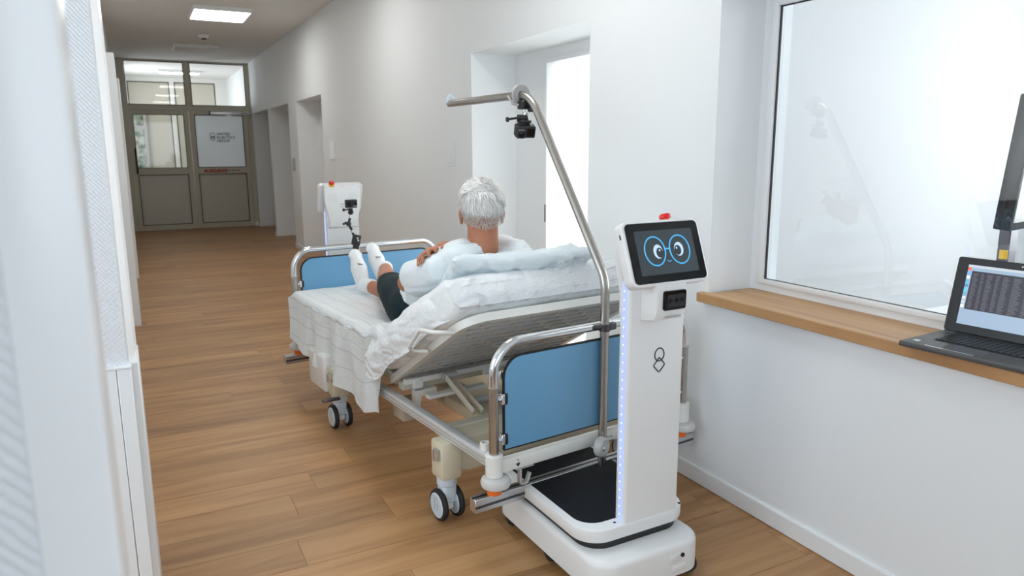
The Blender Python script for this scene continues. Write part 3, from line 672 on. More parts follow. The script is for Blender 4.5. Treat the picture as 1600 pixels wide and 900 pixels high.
# ------------------------------------------------------------------ hospital bed
bed = BT('hospital_bed', 'hospital bed with blue end boards, chrome rails and raised back section', 'bed')
W_ = .98
def endboard(v, ztop, zlow, pz0, pz1, name):
    m = MB(); m.tube(bend([(0, v, zlow), (0, v, ztop), (W_, v, ztop), (W_, v, zlow)], .115, 12), .0178, 18, caps=False); rl_ = m.build(name+'_rail', M['chrome'], bed)
    for uu in (0, W_):
        m = MB(); m.lathe([(.018, -.004), (.0205, -.003), (.0205, .003), (.018, .004)], (uu, v, pz0+.245)); sub(rl_, 'collar', m, M['silver'])
        m = MB(); m.cyl((uu, v, zlow), (uu, v, pz0+.243), .0183, seg=18); sub(rl_, 'lower_sleeve', m, M['steel'])
    u0, u1 = .046, W_-.046
    m = MB(); m.prism(rr(u0, pz0, u1, pz1, .075, 8, (0, 0, 1, 1)), v-.007, v+.007, 'y', .001, 1); pn = m.build(name, M['blue'], bed)
    m = MB(); o_ = rr(u0-.003, pz0-.003, u1+.003, pz1+.003, .078, 8, (0, 0, 1, 1)); m.tube([(a, v, b) for a, b in o_]+[(o_[0][0], v, o_[0][1])], .0055, 6); sub(pn, 'edge_band', m, M['black'])
    for uu, sg in ((0, 1), (W_, -1)):
        for zz in (pz0+.04, pz0+.195):
            m = MB(); m.cyl((uu+sg*.016, v, zz), (uu+sg*.040, v, zz), .0115, seg=12); m.box((uu+sg*.036-.008, v-.013, zz-.020), (uu+sg*.036+.008, v+.013, zz+.020), .003, 1); cpx = sub(pn, 'clamp', m, M['chrome'])
            m = MB(); m.box((uu+sg*.050-.006, v-.014, zz-.021), (uu+sg*.050+.004, v+.013, zz+.021), .002, 1); m.build('clamp_pad', M['black'], pn, base=parent_base(pn))
endboard(0, .815, .39, .411, .757, 'head_board')
endboard(2.27, .895, .39, .49, .838, 'foot_board')
# chassis: aluminium side rails, white end beams with corner sleeves, bumper rollers
for uu, sg in ((0, -1), (W_, 1)):
    m = MB(); m.box((uu-.018, .02, .345), (uu+.018, 2.25, .392), .004, 2); rl_ = m.build('side_rail', M['rail_alu'], bed)
    m = MB(); x_ = uu+sg*.0185
    for zz in (.356, .372): m.box((x_-.0008, .03, zz), (x_+.0008, 2.24, zz+.005))
    sub(rl_, 'groove', m, M['grey'], smooth=False)
for v in (0, 2.27):
    m = MB(); m.box((.02, v-.017, .325), (W_-.02, v+.017, .376), .006, 2); bm_ = m.build('end_beam', M['bedwhite'], bed)
    for uu in (0, W_):
        m = MB(); m.lathe([(0, .312), (.026, .312), (.033, .319), (.033, .398), (.027, .402), (.0185, .402)], (uu, v, 0)); m.build('corner_sleeve', M['bedwhite'], bed)
        vv = v+(.075 if v < 1 else -.075); uu2 = uu+(.008 if uu < .5 else -.008)
        m = MB(); m.lathe([(.013, .34), (.020, .34), (.020, .418), (.018, .420), (.013, .420), (.013, .34)], (uu2, vv, 0)); m.build('accessory_socket', M['bedwhite'], bed)
        m = MB(); m.lathe([(0, .274), (.040, .274), (.053, .281), (.057, .296), (.052, .309), (.036, .316), (0, .316)], (uu+.002, v-.006 if v < 1 else v+.006, 0)); m.build('bumper_roller', M['bumper'], bed)
m = MB(); m.box((.085, -.02, .322), (.165, .012, .326)); m.tube(bend([(.105, -.012, .323), (.105, -.012, .262), (.135, -.012, .258), (.150, -.012, .296)], .014, 5), .0065, 8, flat=1.8); m.build('bag_hook', M['grey'], bed)
m = MB(); ax = .092
m.tube([(ax-.004, -.0178, .366), (ax+.004, -.0178, .362), (ax+.004, -.0178, .348)], .0009, 5); m.prism([(ax-.008, .348), (ax+.012, .348), (ax+.003, .334)], -.0183, -.017, 'y'); m.build('arrow_mark', M['seal'], bed)
# back section: outer frame with rounded head corners, lattice, hinge tube
HV, HZ, BL_ = .90, .455, .80; A_ = radians(31)
dv, dz = -cos(A_), sin(A_)
BX = Matrix(((1, 0, 0, 0), (0, dv, sin(A_), HV), (0, dz, cos(A_), HZ), (0, 0, 0, 1)))     # local: x=u, y=up the back section, z=normal
def rring(m, outer, inner, z0, z1):
    n = len(outer); vs = [[m.bm.verts.new((p[0], p[1], z)) for p in poly] for poly, z in ((outer, z0), (outer, z1), (inner, z1), (inner, z0))]
    for a in range(4):
        A, B = vs[a], vs[(a+1) % 4]
        for i in range(n): m._face([A[i], A[(i+1) % n], B[(i+1) % n], B[i]])
m = MB(); rring(m, rr(.012, -.03, .968, BL_, .11, 8, (0, 0, 1, 1)), rr(.052, .0, .928, BL_-.042, .075, 8, (0, 0, 1, 1)), -.022, .012); m.build('back_frame', M['bedwhite'], bed, xf=BX)
m = MB(); k = 0; yy = .0
while yy < BL_-.05:
    ins = 0 if yy < BL_-.14 else .02+.045*(yy-(BL_-.14))/.06
    m.box((.045+ins, yy, -.018), (.935-ins, yy+.017, -.006)); x = .06+(.062 if k % 2 else 0)
    while x < .92:
        if ins < x-.045 and x < .92-ins and yy+.05 < BL_-.03: m.box((x, yy+.016, -.017), (x+.016, yy+.063, -.007))
        x += .124
    yy += .062; k += 1
m.build('lattice', M['latt'], bed, xf=BX, smooth=False)
m = MB(); m.prism(rr(.03, .0, .95, BL_-.02, .095, 8, (0, 0, 1, 1)), .0065, .0105, 'z'); m.build('lattice_shade', mat('lattice_shade_dark', (.022, .018, .016), .85), bed, xf=BX, smooth=False)  # dark sheet added as the shade seen through the lattice openings
m = MB(); m.cyl((.04, .93, .428), (.94, .93, .428), .022, seg=14)
m.box((.03, .83, .40), (.95, .88, .44), .006, 1); m.build('hinge_tube', M['beige'], bed)
m = MB(); m.box((.03, .80, .438), (.95, .825, .462)); [m.box((u_, .795, .41), (u_+.05, .83, .455), .004, 1) for u_ in (.07, .45, .82)]; m.build('hinge_bracket', M['bedwhite'], bed)
# lifting struts and cross tubes
for u_ in (.20, .72):
    m = MB(); m.tube([(u_, .74, .47), (u_+.015, .50, .36)], .016, 8, flat=.45); m.tube([(u_+.05, .78, .45), (u_+.06, .50, .355)], .018, 8, flat=.4); st = m.build('lift_strut', M['beige'], bed)
    m = MB(); m.cyl((u_-.012, .735, .468), (u_+.06, .735, .468), .016, seg=12); sub(st, 'pivot', m, M['grey'])
m = MB(); m.box((.02, .44, .305), (.96, .50, .345), .006, 1); m.box((.05, 1.45, .305), (.93, 1.51, .345), .006, 1); m.build('cross_beam', M['beige'], bed, split=True)
m = MB(); m.cyl((.25, .62, .365), (.95, .55, .375), .020, seg=14); m.build('actuator_rod', M['grey'], bed)
m = MB(); m.box((.06, .90, .22), (.16, 1.02, .31), .008, 2); m.box((.30, .92, .25), (.42, 1.1, .34), .01, 2); m.build('motor_box', M['beige'], bed, split=True)
m = MB(); m.prism([(.08, .40), (.19, .40), (.19, .37), (.11, .37), (.10, .30), (.08, .30)], .80, .84, 'y'); m.box((.10, .70, .385), (.40, .74, .40)); m.build('cable_tray', M['bedwhite'], bed)
m = MB(); m.tube(bend([(.60, .70, .40), (.62, .60, .33), (.75, .45, .30), (.85, .5, .34)], .05), .006, 8); m.tube(bend([(.40, 1.0, .30), (.45, .8, .26), (.60, .6, .30), (.62, .6, .40)], .05), .005, 8); m.build('cable', M['black'], bed, split=True)
# chassis legs: cream covers with a cross skirt, and twin wheel castors
def castor(m_u, v, swing):
    t = m_u
    m = MB(); m.lathe([(0, .19), (.042, .19), (.042, .155), (.034, .15), (0, .15)], (t, v, 0)); m.box((t-.030, v-.034, .075), (t+.030, v+.034, .155), .012, 3); cs = m.build('castor', M['bluewhite'], bed)
    m = MB(); m.box((t-.019, v-.022, .045), (t+.019, v+.022, .09), .004, 1); sub(cs, 'fork', m, M['white'])
    for sg in (-1, 1):
        m = MB(); c0 = (t+sg*.038, v+swing, .068); m.lathe([(0, -.012), (.054, -.012), (.064, -.010), (.068, 0), (.064, .010), (.054, .012), (0, .012)], c0, (1, 0, 0), 36); wl = sub(cs, 'wheel', m, M['rubber'])
        m = MB(); m.lathe([(0, -.0145*1), (.050, -.0145), (.054, -.011), (.054, .011), (.050, .0145), (0, .0145)], c0, (1, 0, 0), 32); sub(cs, 'wheel_disc', m, M['bluewhite'])
    m = MB(); xs = t-.0535; m.tube(bend([(xs, v+swing-.012, .05), (xs, v+swing-.012, .105), (xs, v+swing+.012, .105), (xs, v+swing+.012, .05)], .011, 4), .0012, 5); sub(cs, 'disc_mark', m, M['grey'])
for v in (.345, 1.555):
    m = MB()
    for u_ in (-.012, W_+.012): m.box((u_-.046, v-.05, .185), (u_+.046, v+.05, .345), .012, 2)
    m.prism([(.02, .34), (.96, .34), (.96, .21), (.90, .195), (.08, .195), (.02, .21)], v-.03, v+.10, 'y', .01, 2)
    m.build('leg_cover', M['cream'], bed)
    for u_ in (-.012, W_+.012): castor(u_, v, 0)
    m = MB(); m.cyl((-.066, v-.02, .275), (-.066, v-.02, .32), .017, seg=12); m.build('strap_cup', M['alu'], bed)
m = MB(); m.box((-.075, 1.60, .19), (-.005, 1.86, .40), .02, 3); m.build('side_cover', M['white'], bed)
m = MB(); m.box((-.125, 1.485, .178), (-.03, 1.52, .192), .005, 2); m.build('brake_pedal', M['dark_steel'], bed)
m = MB(); m.box((.30, .36, .235), (.68, 1.55, .30), .02, 2); m.build('drive_unit', M['cream'], bed)
# flat part of the lying surface, retainer loop
m = MB(); m.box((.02, HV+.02, .445), (.96, 2.23, .47), .004, 1); m.build('lying_platform', M['bedwhite'], bed)
m = MB()
m.tube(bend([(-.004, .50, .675), (-.085, .53, .685), (-.088, .40, .80), (-.088, .27, .815), (-.004, .28, .80)], .05, 8), .0085, 10); m.build('mattress_retainer', M['bedwhite'], bed)

# lifting pole with grip arm
pole = BT('lifting_pole', 'bent steel lifting pole standing at the bed head, arm reaching over the bed', 'pole', (.5, -.025, .20))
m = MB(); m.tube(bend([(.5, -.025, .205), (.5, -.025, 1.0), (.5, .475, 1.725), (.5, 1.175, 1.722)], .16, 14), .0178, 20); m.build('pole_tube', M['steel'], pole)
m = MB(); m.lathe([(.0185, -.006), (.045, -.006), (.048, 0), (.045, .006), (.0185, .006)], (.5, .545, 1.724), (0, 1, 0), 30); m.build('stop_disc', M['grey'], pole)
m = MB(); m.lathe([(.012, -.003), (.024, -.003), (.025, 0), (.024, .003), (.012, .003)], (.5, 1.165, 1.742), (0, 1, 0), 24); m.build('end_washer', M['bluewhite'], pole)
m = MB(); m.lathe([(0, -.018), (.034, -.018), (.040, -.012), (.040, .012), (.034, .018), (0, .018)], (.470, -.055, .335), (.35, -1, .0), 28); bw_ = m.build('pole_roller', M['bumper'], pole)
m = MB(); m.lathe([(0, -.003), (.009, -.003), (.009, .003), (.005, .006), (0, .006)], (.463, -.075, .335), (.35, -1, 0), 12); m.build('bolt', M['chrome'], pole)
m = MB(); m.cyl((.5, -.03, .345), (.555, -.02, .340), .010, seg=12); m.lathe([(0, 0), (.012, 0), (.014, .006), (.010, .012), (0, .012)], (.552, -.02, .340), (1, 0.1, 0), 12); m.lathe([(.0178, -.018), (.023, -.018), (.023, .018), (.0178, .018)], (.5, -.025, .342), (0, 0, 1), 20); m.build('lower_clamp', M['silver'], pole)
m = MB(); m.lathe([(.0178, -.014), (.022, -.014), (.022, .014), (.0178, .014)], (.5, -.025, .812), (0, 0, 1), 20); m.cyl((.5, -.035, .815), (.45, -.012, .815), .010, seg=12); m.box((.515, -.04, .80), (.552, -.015, .828), .004, 1); m.build('upper_clamp', M['dark_steel'], pole)

# ------------------------------------------------------------------ mattress, sheet, pillow, blanket
U0, U1 = -.005, .905
MTN = .165
def mtop(v):
    """height of the mattress top over the bed length"""
    k = .955; z = .637; s = tan(A_)
    a = max(0, k-v); soft = .06
    return z + s*(sqrt((k-v)**2+soft**2)+(k-v)-soft*.35)/2
def crease_set(seed, n, x0, x1, y0, y1, amp, wid=(.008, .02), ln=(.05, .14), ang=(0, pi)):
    rn_ = random.Random(seed); out = []
    for _ in range(n):
        a = rn_.uniform(*ang); out.append((rn_.uniform(x0, x1), rn_.uniform(y0, y1), cos(a), sin(a), rn_.uniform(*wid), rn_.uniform(*ln), amp*rn_.uniform(.4, 1)*rn_.choice((1, 1, -.7)), rn_.uniform(-3, 3)))
    return out
def crease(cs, x, y):
    k = 0
    for cx, cy, ca, sa, w_, l_, am, cv in cs:
        dx, dy = x-cx, y-cy; t = dx*ca+dy*sa
        if abs(t) > 2.2*l_: continue
        d = -dx*sa+dy*ca+cv*t*t
        if abs(d) < 2.6*w_: k += am*math.exp(-(d/w_)**2-(t/l_)**2)
    return k
mat_t = BT('mattress', 'white sheeted mattress bent up with the back section of the bed', 'mattress', (.45, 1.2, .47))
def wr_(p, a=1.0): return a*(noise.noise(V(p)*7)*.006+noise.noise(V(p)*16)*.003)
prof = []                                       # centre line from head end to foot end (v, z, normal)
NR = 120
for i in range(NR+1):
    s = i/NR
    if s < .42: q = BL_*(1-s/.42); prof.append((HV+dv*q, HZ+.014+dz*q, sin(A_), cos(A_)))
    else: q = (s-.42)/.58; prof.append((HV+(2.235-HV)*q, HZ+.016, 0, 1))
sm = []
for i in range(NR+1):
    w_ = 8; lo, hi = max(0, i-w_), min(NR, i+w_); w_ = min(i-lo, hi-i); lo, hi = i-w_, i+w_; n_ = hi-lo+1
    sm.append(tuple(sum(prof[j][k] for j in range(lo, hi+1))/n_ for k in range(4)))
cross = rr(U0-.018, 0, U1, MTN, .045, 5)
cs_ = []
for i in range(len(cross)):
    a, b = cross[i], cross[(i+1) % len(cross)]; n_ = max(1, int(sqrt((a[0]-b[0])**2+(a[1]-b[1])**2)/.0125))
    for j in range(n_): cs_.append((a[0]+(b[0]-a[0])*j/n_, a[1]+(b[1]-a[1])*j/n_))
m = MB(); rings_ = []
CE = crease_set(11, 46, 0, .9, -.02, .20, .0075, (.006, .014), (.03, .11), (radians(35), radians(125)))+crease_set(12, 14, -.03, .10, 0, .18, .010, (.007, .014), (.04, .09), (radians(10), radians(80)))
CT = crease_set(13, 60, -.02, .9, .15, 1.2, .007, (.007, .018), (.05, .16))
CD = crease_set(14, 50, .15, 1.1, -.02, .18, .010, (.007, .016), (.03, .10), (radians(20), radians(150)))
ESH = [.70, .84, .92, .96, .98, .992]
for i, (v, z, nv, nz) in enumerate(sm):
    endk = min(i, NR-i); sh = ESH[endk] if endk < 6 else 1.0
    ring_ = []
    for (u, h) in cs_:
        uu = .45+(u-.45)*(1-(1-sh)*.10); hh = MTN/2+(h-MTN/2)*sh
        if i < 16: hh += .010*(1-i/16)*sin(pi*max(0, min(1, (u-U0)/(U1-U0))))
        p = V((uu, v+nv*hh, z+nz*hh)); k = wr_(p, 1.0)+(crease(CT, u, v) if h > .1 else 0)
        e_ = crease(CE, u, h)*(1-i/14) if i < 14 else 0
        if u < .0: p.x -= crease(CD, v, h)+.012*sin(pi*h/MTN)
        ring_.append(m.bm.verts.new(p+V((0, nv*k, nz*k))+V((0, dv, dz))*e_*(1 if i < 6 else .6)+V((noise.noise(p*9+V((5, 0, 0)))*.006, nv*e_*.5, nz*e_*.5))))
    rings_.append(ring_)
# closing faces shrink towards the middle of the end so that the creases run on
def end_fan(ring_, first_):
    prev = ring_; n_ = len(ring_); c_ = sum((q.co for q in ring_), V())/n_
    for f_ in (.97, .92, .84, .7, .5):
        nxt = []
        for (u, h), q in zip(cs_, ring_):
            hh = MTN/2+(h-MTN/2)*f_*.70; uu = .45+(u-.45)*(1-(1-f_)*.16)
            v_, z_, nv_, nz_ = sm[0] if first_ else sm[-1]
            sgn = V((0, dv, dz)) if first_ else V((0, 1, 0))
            p = V((uu, v_+nv_*hh, z_+nz_*hh))+sgn*(.006+.010*(1-f_)*2+(crease(CE, uu, hh) if first_ else 0))
            nxt.append(m.bm.verts.new(p))
        for k in range(n_): m._face([prev[k], prev[(k+1) % n_], nxt[(k+1) % n_], nxt[k]])
        prev = nxt
    m._face(prev)
for i in range(NR):
    for k in range(len(cs_)): m._face([rings_[i][k], rings_[i][(k+1) % len(cs_)], rings_[i+1][(k+1) % len(cs_)], rings_[i+1][k]])
end_fan(rings_[0], True); end_fan(rings_[-1], False); m.build('fitted_sheet', M['sheet'], mat_t, angle=70)
# loose bed sheet hanging over the near side of the raised back part
CS = crease_set(21, 40, 0, 1, .2, 1.05, .017, (.012, .03), (.10, .30), (radians(105), radians(160)))+crease_set(22, 16, .0, .25, .3, 1, .018, (.012, .03), (.06, .15))
def sheet_f(i, j):
    # i: along the back section from top (0) to hinge (1); j: across, from on top of the mattress to the hanging hem
    q = BL_*.90*(1-i)-.10*i
    vb, zb = HV+dv*q, HZ+.014+dz*q
    if q < 0: vb, zb = HV-q*1.0, HZ+.014
    nv, nz = (sin(A_), cos(A_)) if q > .05 else (sin(A_)*max(0, (q+.1)/.15), cos(A_)*max(0, (q+.1)/.15)+1-max(0, (q+.1)/.15))
    hem = .000+.006*sin(i*13)+.008*sin(i*7+1)-.035*max(0, (i-.7)/.3)
    if j < .35:
        t_ = j/.35; u = .12-.145*t_; h = MTN+.003+.011*t_*min(1, i/.1+.3)
    else:
        t_ = (j-.35)/.65; u = -.02-.035*sin(t_*pi*.5)-.012*t_; h = (MTN+.014)*(1-t_)+hem*t_
        if t_ < .2: h += .004
    if j >= .35: u -= .030*sin(pi*min(1, t_*1.15))*(1-.5*i)*min(1, i/.12+.25)
    if i < .40:
        k_ = (1-i/.40)**1.5
        if j >= .35: u += .055*k_
        else: h -= .030*k_; u += .03*k_
    if j < .12 : h -= .020*(1-j/.12)**2
    p = V((u, vb+nv*h, zb+nz*h)); w1 = i*1.0+j*.55
    fold = .006*sin(w1*34+3*noise.noise(V((i*4, j*2, 1))))*(.35+.65*j)+.012*noise.noise(V((i*9+j*5, j*3-i*2, 3)))+.006*noise.noise(V((i*26+j*12, j*6, 7)))
    fold += .010*max(0, sin((i*1.3+j*.8)*9+1.2))**3*j
    fold += crease(CS, i, j)
    fd = min(1, .1+i/.45)*min(1, max(0, j-.05)/.2); fold *= fd
    side = max(0, (j-.3)/.7)
    return p + V((-abs(fold)*side*1.2-.014*side*sin(pi*min(1, side*1.1)), 0, 0)) + V((0, nv, nz))*(fold*(1-side)*.5)
shd = BT('bed_sheet', 'crumpled white sheet hanging over the near side of the raised mattress', 'sheet', (-.02, .75, .5))
m = MB(); m.grid(90, 44, sheet_f)
def solid(o):
    md = o.modifiers.new('s', 'SOLIDIFY'); md.thickness = .004; md.offset = 0
    md = o.modifiers.new('ss', 'SUBSURF'); md.levels = 1
m.build('sheet_cloth', M['sheet'], shd, mods=solid, angle=80)
# pillow
def pillow(name, label, cen, rot, sx, sy, sz, m_, seed):
    t = BT(name, label, 'pillow', cen)
    m = MB(); N_ = 72; CP = crease_set(int(seed*10), 46, -1.1, 1.1, -1.1, 1.1, .013, (.02, .06), (.15, .5))
    def surf(sg):
        def f(i, j):
            a, b = 2*i-1, 2*j-1
            k = (max(0, 1-abs(a)**3.2)**.5)*(max(0, 1-abs(b)**3.0)**.5)
            pin = 1-.07*(1-abs(a)**2)*abs(b)**4; pin2 = 1-.06*(1-abs(b)**2)*abs(a)**4
            z = sg*sz*(k**.8)
            p = V((a*sx*pin2, b*sy*pin, z)); q = V((a*2.1, b*1.5, seed+sg))
            z2 = .012*noise.noise(q*1.7)+.009*sin(9*a+5*b+4*noise.noise(q))*k + .006*noise.noise(q*5)+crease(CP, a, b)
            return V(cen)+rot @ (p+V((0, 0, z2*(.3+.7*min(1, k*1.5)))))
        return f
    m.grid(N_, N_, surf(1)); m.grid(N_, N_, surf(-1)); bmesh.ops.remove_doubles(m.bm, verts=m.bm.verts, dist=.006)
    m.build('pillow_case', m_, t, angle=80); return t
PR = Matrix(((1, 0, 0), (0, -dv, dz*-1), (0, -dz, -dv))).to_3x3()
PR = Matrix.Rotation(-A_, 3, 'X')
pillow('pillow', 'large pale blue pillow pressed between the man and the raised mattress', (.375, .440, .972), Matrix.Rotation(radians(-9), 3, 'Z') @ PR, .33, .20, .052, M['pillow'], 2.3)
# blanket over the foot part, hanging down the near side
def bl_hem(t):                                   # lowest edge of the hanging side at station v
    pts = [(.90, .43), (.955, .265), (1.06, .25), (1.13, .265), (1.25, .275), (1.6, .30), (2.0, .33), (2.26, .365), (2.34, .39)]
    for (a, za), (b, zb) in zip(pts, pts[1:]):
        if a <= t <= b: return za+(zb-za)*(t-a)/(b-a)
    return pts[0][1] if t < pts[0][0] else pts[-1][1]
LT = .72                                          # width lying on top
def bl_f(i, j):
    v = .905+1.375*j
    top = mtop(max(v, 1.0))+.018+.028*math.exp(-((v-.99)/.06)**2)+.012*math.exp(-((v-1.12)/.05)**2)
    hem = bl_hem(v); Ld = top-hem; tot = LT+.07+Ld; s = i*tot                       # s=0 hem ... tot inner edge
    if s < Ld-.03:
        dn = 1-s/(Ld-.03); z = hem+s
        f1 = sin(v*19+3.0*noise.noise(V((v*2.2, 0, 4))))*.55+sin(v*37+2*noise.noise(V((v*4, 1, 2))))*.3
        u = -.035-.022*dn-.030*dn*f1*(1 if v < 1.9 else .5)-.012*noise.noise(V((v*8, z*5, 1)))
        vv = v+.012*dn*sin(v*23)
        if v > 2.2: vv -= (v-2.2)*.4*dn
    elif s < Ld+.07:
        a = (s-(Ld-.03))/.10*pi/2; u = -.035+.035*(1-cos(a))+0; z = top-.035+.035*sin(a); vv = v
    else:
        u = s-Ld-.07+.0; z = top; vv = v
    if v > 2.20 and s > Ld-.03: z -= (v-2.20)**2*6
    p = V((u*3, v*3, 2))
    z += .007*noise.noise(p*1.6)+.004*noise.noise(p*4)+.005*sin(u*14+v*21+3*noise.noise(p))*math.exp(-((v-1.1)/.25)**2)*2
    return V((u, vv, z))
def bl_uv(i, j):
    v = .905+1.375*j; top = mtop(max(v, 1.0)); return (i*(LT+.07+top-bl_hem(v))-(top-bl_hem(v))+.36, v)
blk = BT('blanket', 'white blanket with thin grey stripes over the foot half of the bed', 'blanket', (.2, 1.6, .66))
m = MB(); m.grid(120, 120, bl_f, bl_uv)
bo = m.build('blanket_cloth', M['blanket'], blk, angle=80)
bo.data.uv_layers[0].name = 'cloth'
def solid2(o):
    md = o.modifiers.new('s', 'SOLIDIFY'); md.thickness = .006; md.offset = 0
solid2(bo); bake(bo, 80)

# ------------------------------------------------------------------ person
per = BT('person', 'white-haired person in white t-shirt and dark shorts sitting up on the bed, hand on shoulder', 'person', (.28, 1.0, .65))
def organic(name, prims, vox, it, m_, parent, post=None, ang=180):
    m = MB(); prims(m)
    me = bpy.data.meshes.new(name); bmesh.ops.recalc_face_normals(m.bm, faces=m.bm.faces); m.bm.to_mesh(me); m.bm.free()
    o = bpy.data.objects.new(name, me); C.objects.link(o)
    md = o.modifiers.new('r', 'REMESH'); md.mode = 'VOXEL'; md.voxel_size = vox; md.adaptivity = 0
    md = o.modifiers.new('s', 'SMOOTH'); md.factor = .5; md.iterations = it
    bake(o, ang); me = o.data
    if post:
        nn = [v.normal.copy() for v in me.vertices]
        for v, n_ in zip(me.vertices, nn): v.co = post(v.co, n_)
    me.transform(Matrix.Translation(-V(parent_base(parent))))
    me.materials.clear(); me.materials.append(m_); me.polygons.foreach_set('use_smooth', [True]*len(me.polygons)); me.update()
    o.parent = parent; return o
HC = V((.277, .517, 1.243)); HS = 1.06; HYAW = radians(-22)
HR = Matrix.Rotation(HYAW, 3, 'Z') @ Matrix.Rotation(radians(-6), 3, 'X')
def hp(x, y, z): return HC+HR @ V((x*HS*1.03, y*HS, z*HS))
def hax(a, b, c): return (HR @ V((a*HS*1.03, 0, 0)), HR @ V((0, b*HS, 0)), HR @ V((0, 0, c*HS)))
shL, shR = V((.090, .570, 1.000)), V((.405, .430, 1.035))
pel = V((.28, 1.03, .765)); nb = V((.272, .492, 1.066))
dT = (pel-nb).normalized(); sX = shR-shL; sX = (sX-dT*sX.dot(dT)).normalized(); nT = sX.cross(dT)
if nT.z < 0: nT = -nT
def tor(c, a, b, d): return (V(c), (sX*a, dT*b, nT*d))
elL, wrL = V((.070, .835, .905)), V((.300, .80, 1.0))
elR, wrR = V((.430, .665, 1.045)), V((.185, .618, 1.083))
hL, kL, aL = V((.170, 1.02, .740)), V((.246, 1.435, .800)), V((.425, 1.87, .800))
hR, kR, aR = V((.370, 1.05, .745)), V((.360, 1.45, .715)), V((.308, 1.845, .708))
def body_prims(m):
    # head
    m.ell(hp(0, -.012, .022), hax(.0745, .094, .086)); m.ell(hp(0, .032, -.030), hax(.060, .062, .082)); m.ell(hp(0, .062, -.085), hax(.036, .032, .028)); m.ell(hp(0, -.035, -.03), hax(.062, .06, .06))
    m.cap(hp(0, .092, -.012), hp(0, .108, -.040), .010, .016, 10); m.ell(hp(0, .090, .014), hax(.050, .014, .012)); m.ell(hp(0, .088, -.068), hax(.024, .012, .010))
    for sg in (-1, 1): m.ell(hp(sg*.042, .060, -.030), hax(.026, .026, .024))
    for sg in (-1, 1):
        m.ell(hp(sg*.0815, -.004, -.016), [HR @ V((sg*.010, -.010, .002)), HR @ V((.004*sg, .017, .003)), HR @ V((0, -.006, .033))], 2)
        m.ell(hp(sg*.080, .000, -.044), hax(.008, .010, .012), 2)
    # neck
    m.cap(hp(0, -.018, -.05), nb+V((0, .01, -.04)), .0645, .069, 20)
    # torso (under the clothes)
    m.ell(*tor((.250, .620, .985), .165, .19, .095)); m.ell(*tor((.27, .86, .862), .145, .19, .092)); m.ell(*tor((.28, 1.0, .775), .155, .13, .098))
    m.cap(shL, nb+V((0, .09, -.09)), .052, .065); m.cap(shR, nb+V((0, .09, -.09)), .052, .065)
    # arms
    m.cap(shL, elL, .056, .043); m.cap(elL, wrL, .042, .030); m.cap(shR, elR, .056, .043); m.cap(elR, wrR, .041, .0275)
    # right hand resting on the left shoulder: palm, four bent fingers, thumb
    HO = V((.0, -.004, .004))
    m.cap(wrR, V((.140, .628, 1.080))+HO, .027, .026); m.ell(V((.118, .632, 1.074))+HO, ((-.042, .010, -.010), (.010, .032, .006), (0, -.004, .0145)))
    fing = [((.100, .600, 1.084), (.086, .585, 1.083), (.078, .570, 1.076), .0094), ((.088, .618, 1.081), (.058, .592, 1.074), (.048, .572, 1.058), .0098), ((.078, .636, 1.074), (.034, .602, 1.060), (.022, .580, 1.036), .0098), ((.074, .654, 1.064), (.024, .620, 1.044), (.008, .594, 1.018), .0090)]
    for a, b, c, r in fing: a, b, c = V(a)+HO, V(b)+HO, V(c)+HO; m.cap(a, b, r*1.08, r, 10); m.cap(b, c, r, r*.86, 10)
    m.cap((.150, .610, 1.082), (.128, .584, 1.092), .0125, .0105, 10); m.cap((.128, .584, 1.092), (.110, .566, 1.092), .0105, .009, 10)
    # left hand under the other arm
    m.ell((.335, .80, 1.01), ((.042, 0, .008), (0, .032, 0), (0, 0, .014)))
    for k in range(4): o_ = V((0, .024-.016*k, 0)); m.cap(V((.365, .80, 1.018))+o_, V((.400, .795, 1.02))+o_, .0095, .009, 10); m.cap(V((.400, .795, 1.02))+o_, V((.420, .79, 1.0))+o_, .009, .0078, 10)
    m.cap((.32, .765, 1.005), (.36, .745, 1.02), .012, .0095, 10)
    # legs and feet
    for h_, k_, a_ in ((hL, kL, aL), (hR, kR, aR)):
        m.cap(h_, k_, .082, .060, 20); m.cap(k_, k_+(a_-k_)*.32-V((0, 0, .012)), .053, .057, 18); m.cap(k_+(a_-k_)*.32-V((0, 0, .012)), a_, .056, .036, 18)
    for he, to in FEET: m.cap(he, he+(to-he)*.6, .030, .038); m.cap(he+(to-he)*.6, to, .036, .022)
    m.cap(aR, FEET[0][0], .036, .030); m.cap(aL, FEET[1][0], .036, .030)
FEET = [(V((.305, 1.925, .700)), V((.285, 1.985, .885))), (V((.437, 1.945, .745)), V((.395, 1.985, .915)))]
organic('body', body_prims, .0052, 5, M['skin'], per)
def fold(p, n, amp=.004):
    q = p*1.0
    k = noise.noise(q*9+V((3, 1, 0)))*.6+noise.noise(q*20)*.25+.5*sin((q.x*6-q.y*14+q.z*24)+4*noise.noise(q*5))
    return p+n*amp*k
CSH = crease_set(31, 60, .15, .75, .85, 1.3, .008, (.006, .015), (.03, .12), (radians(-25), radians(50)))
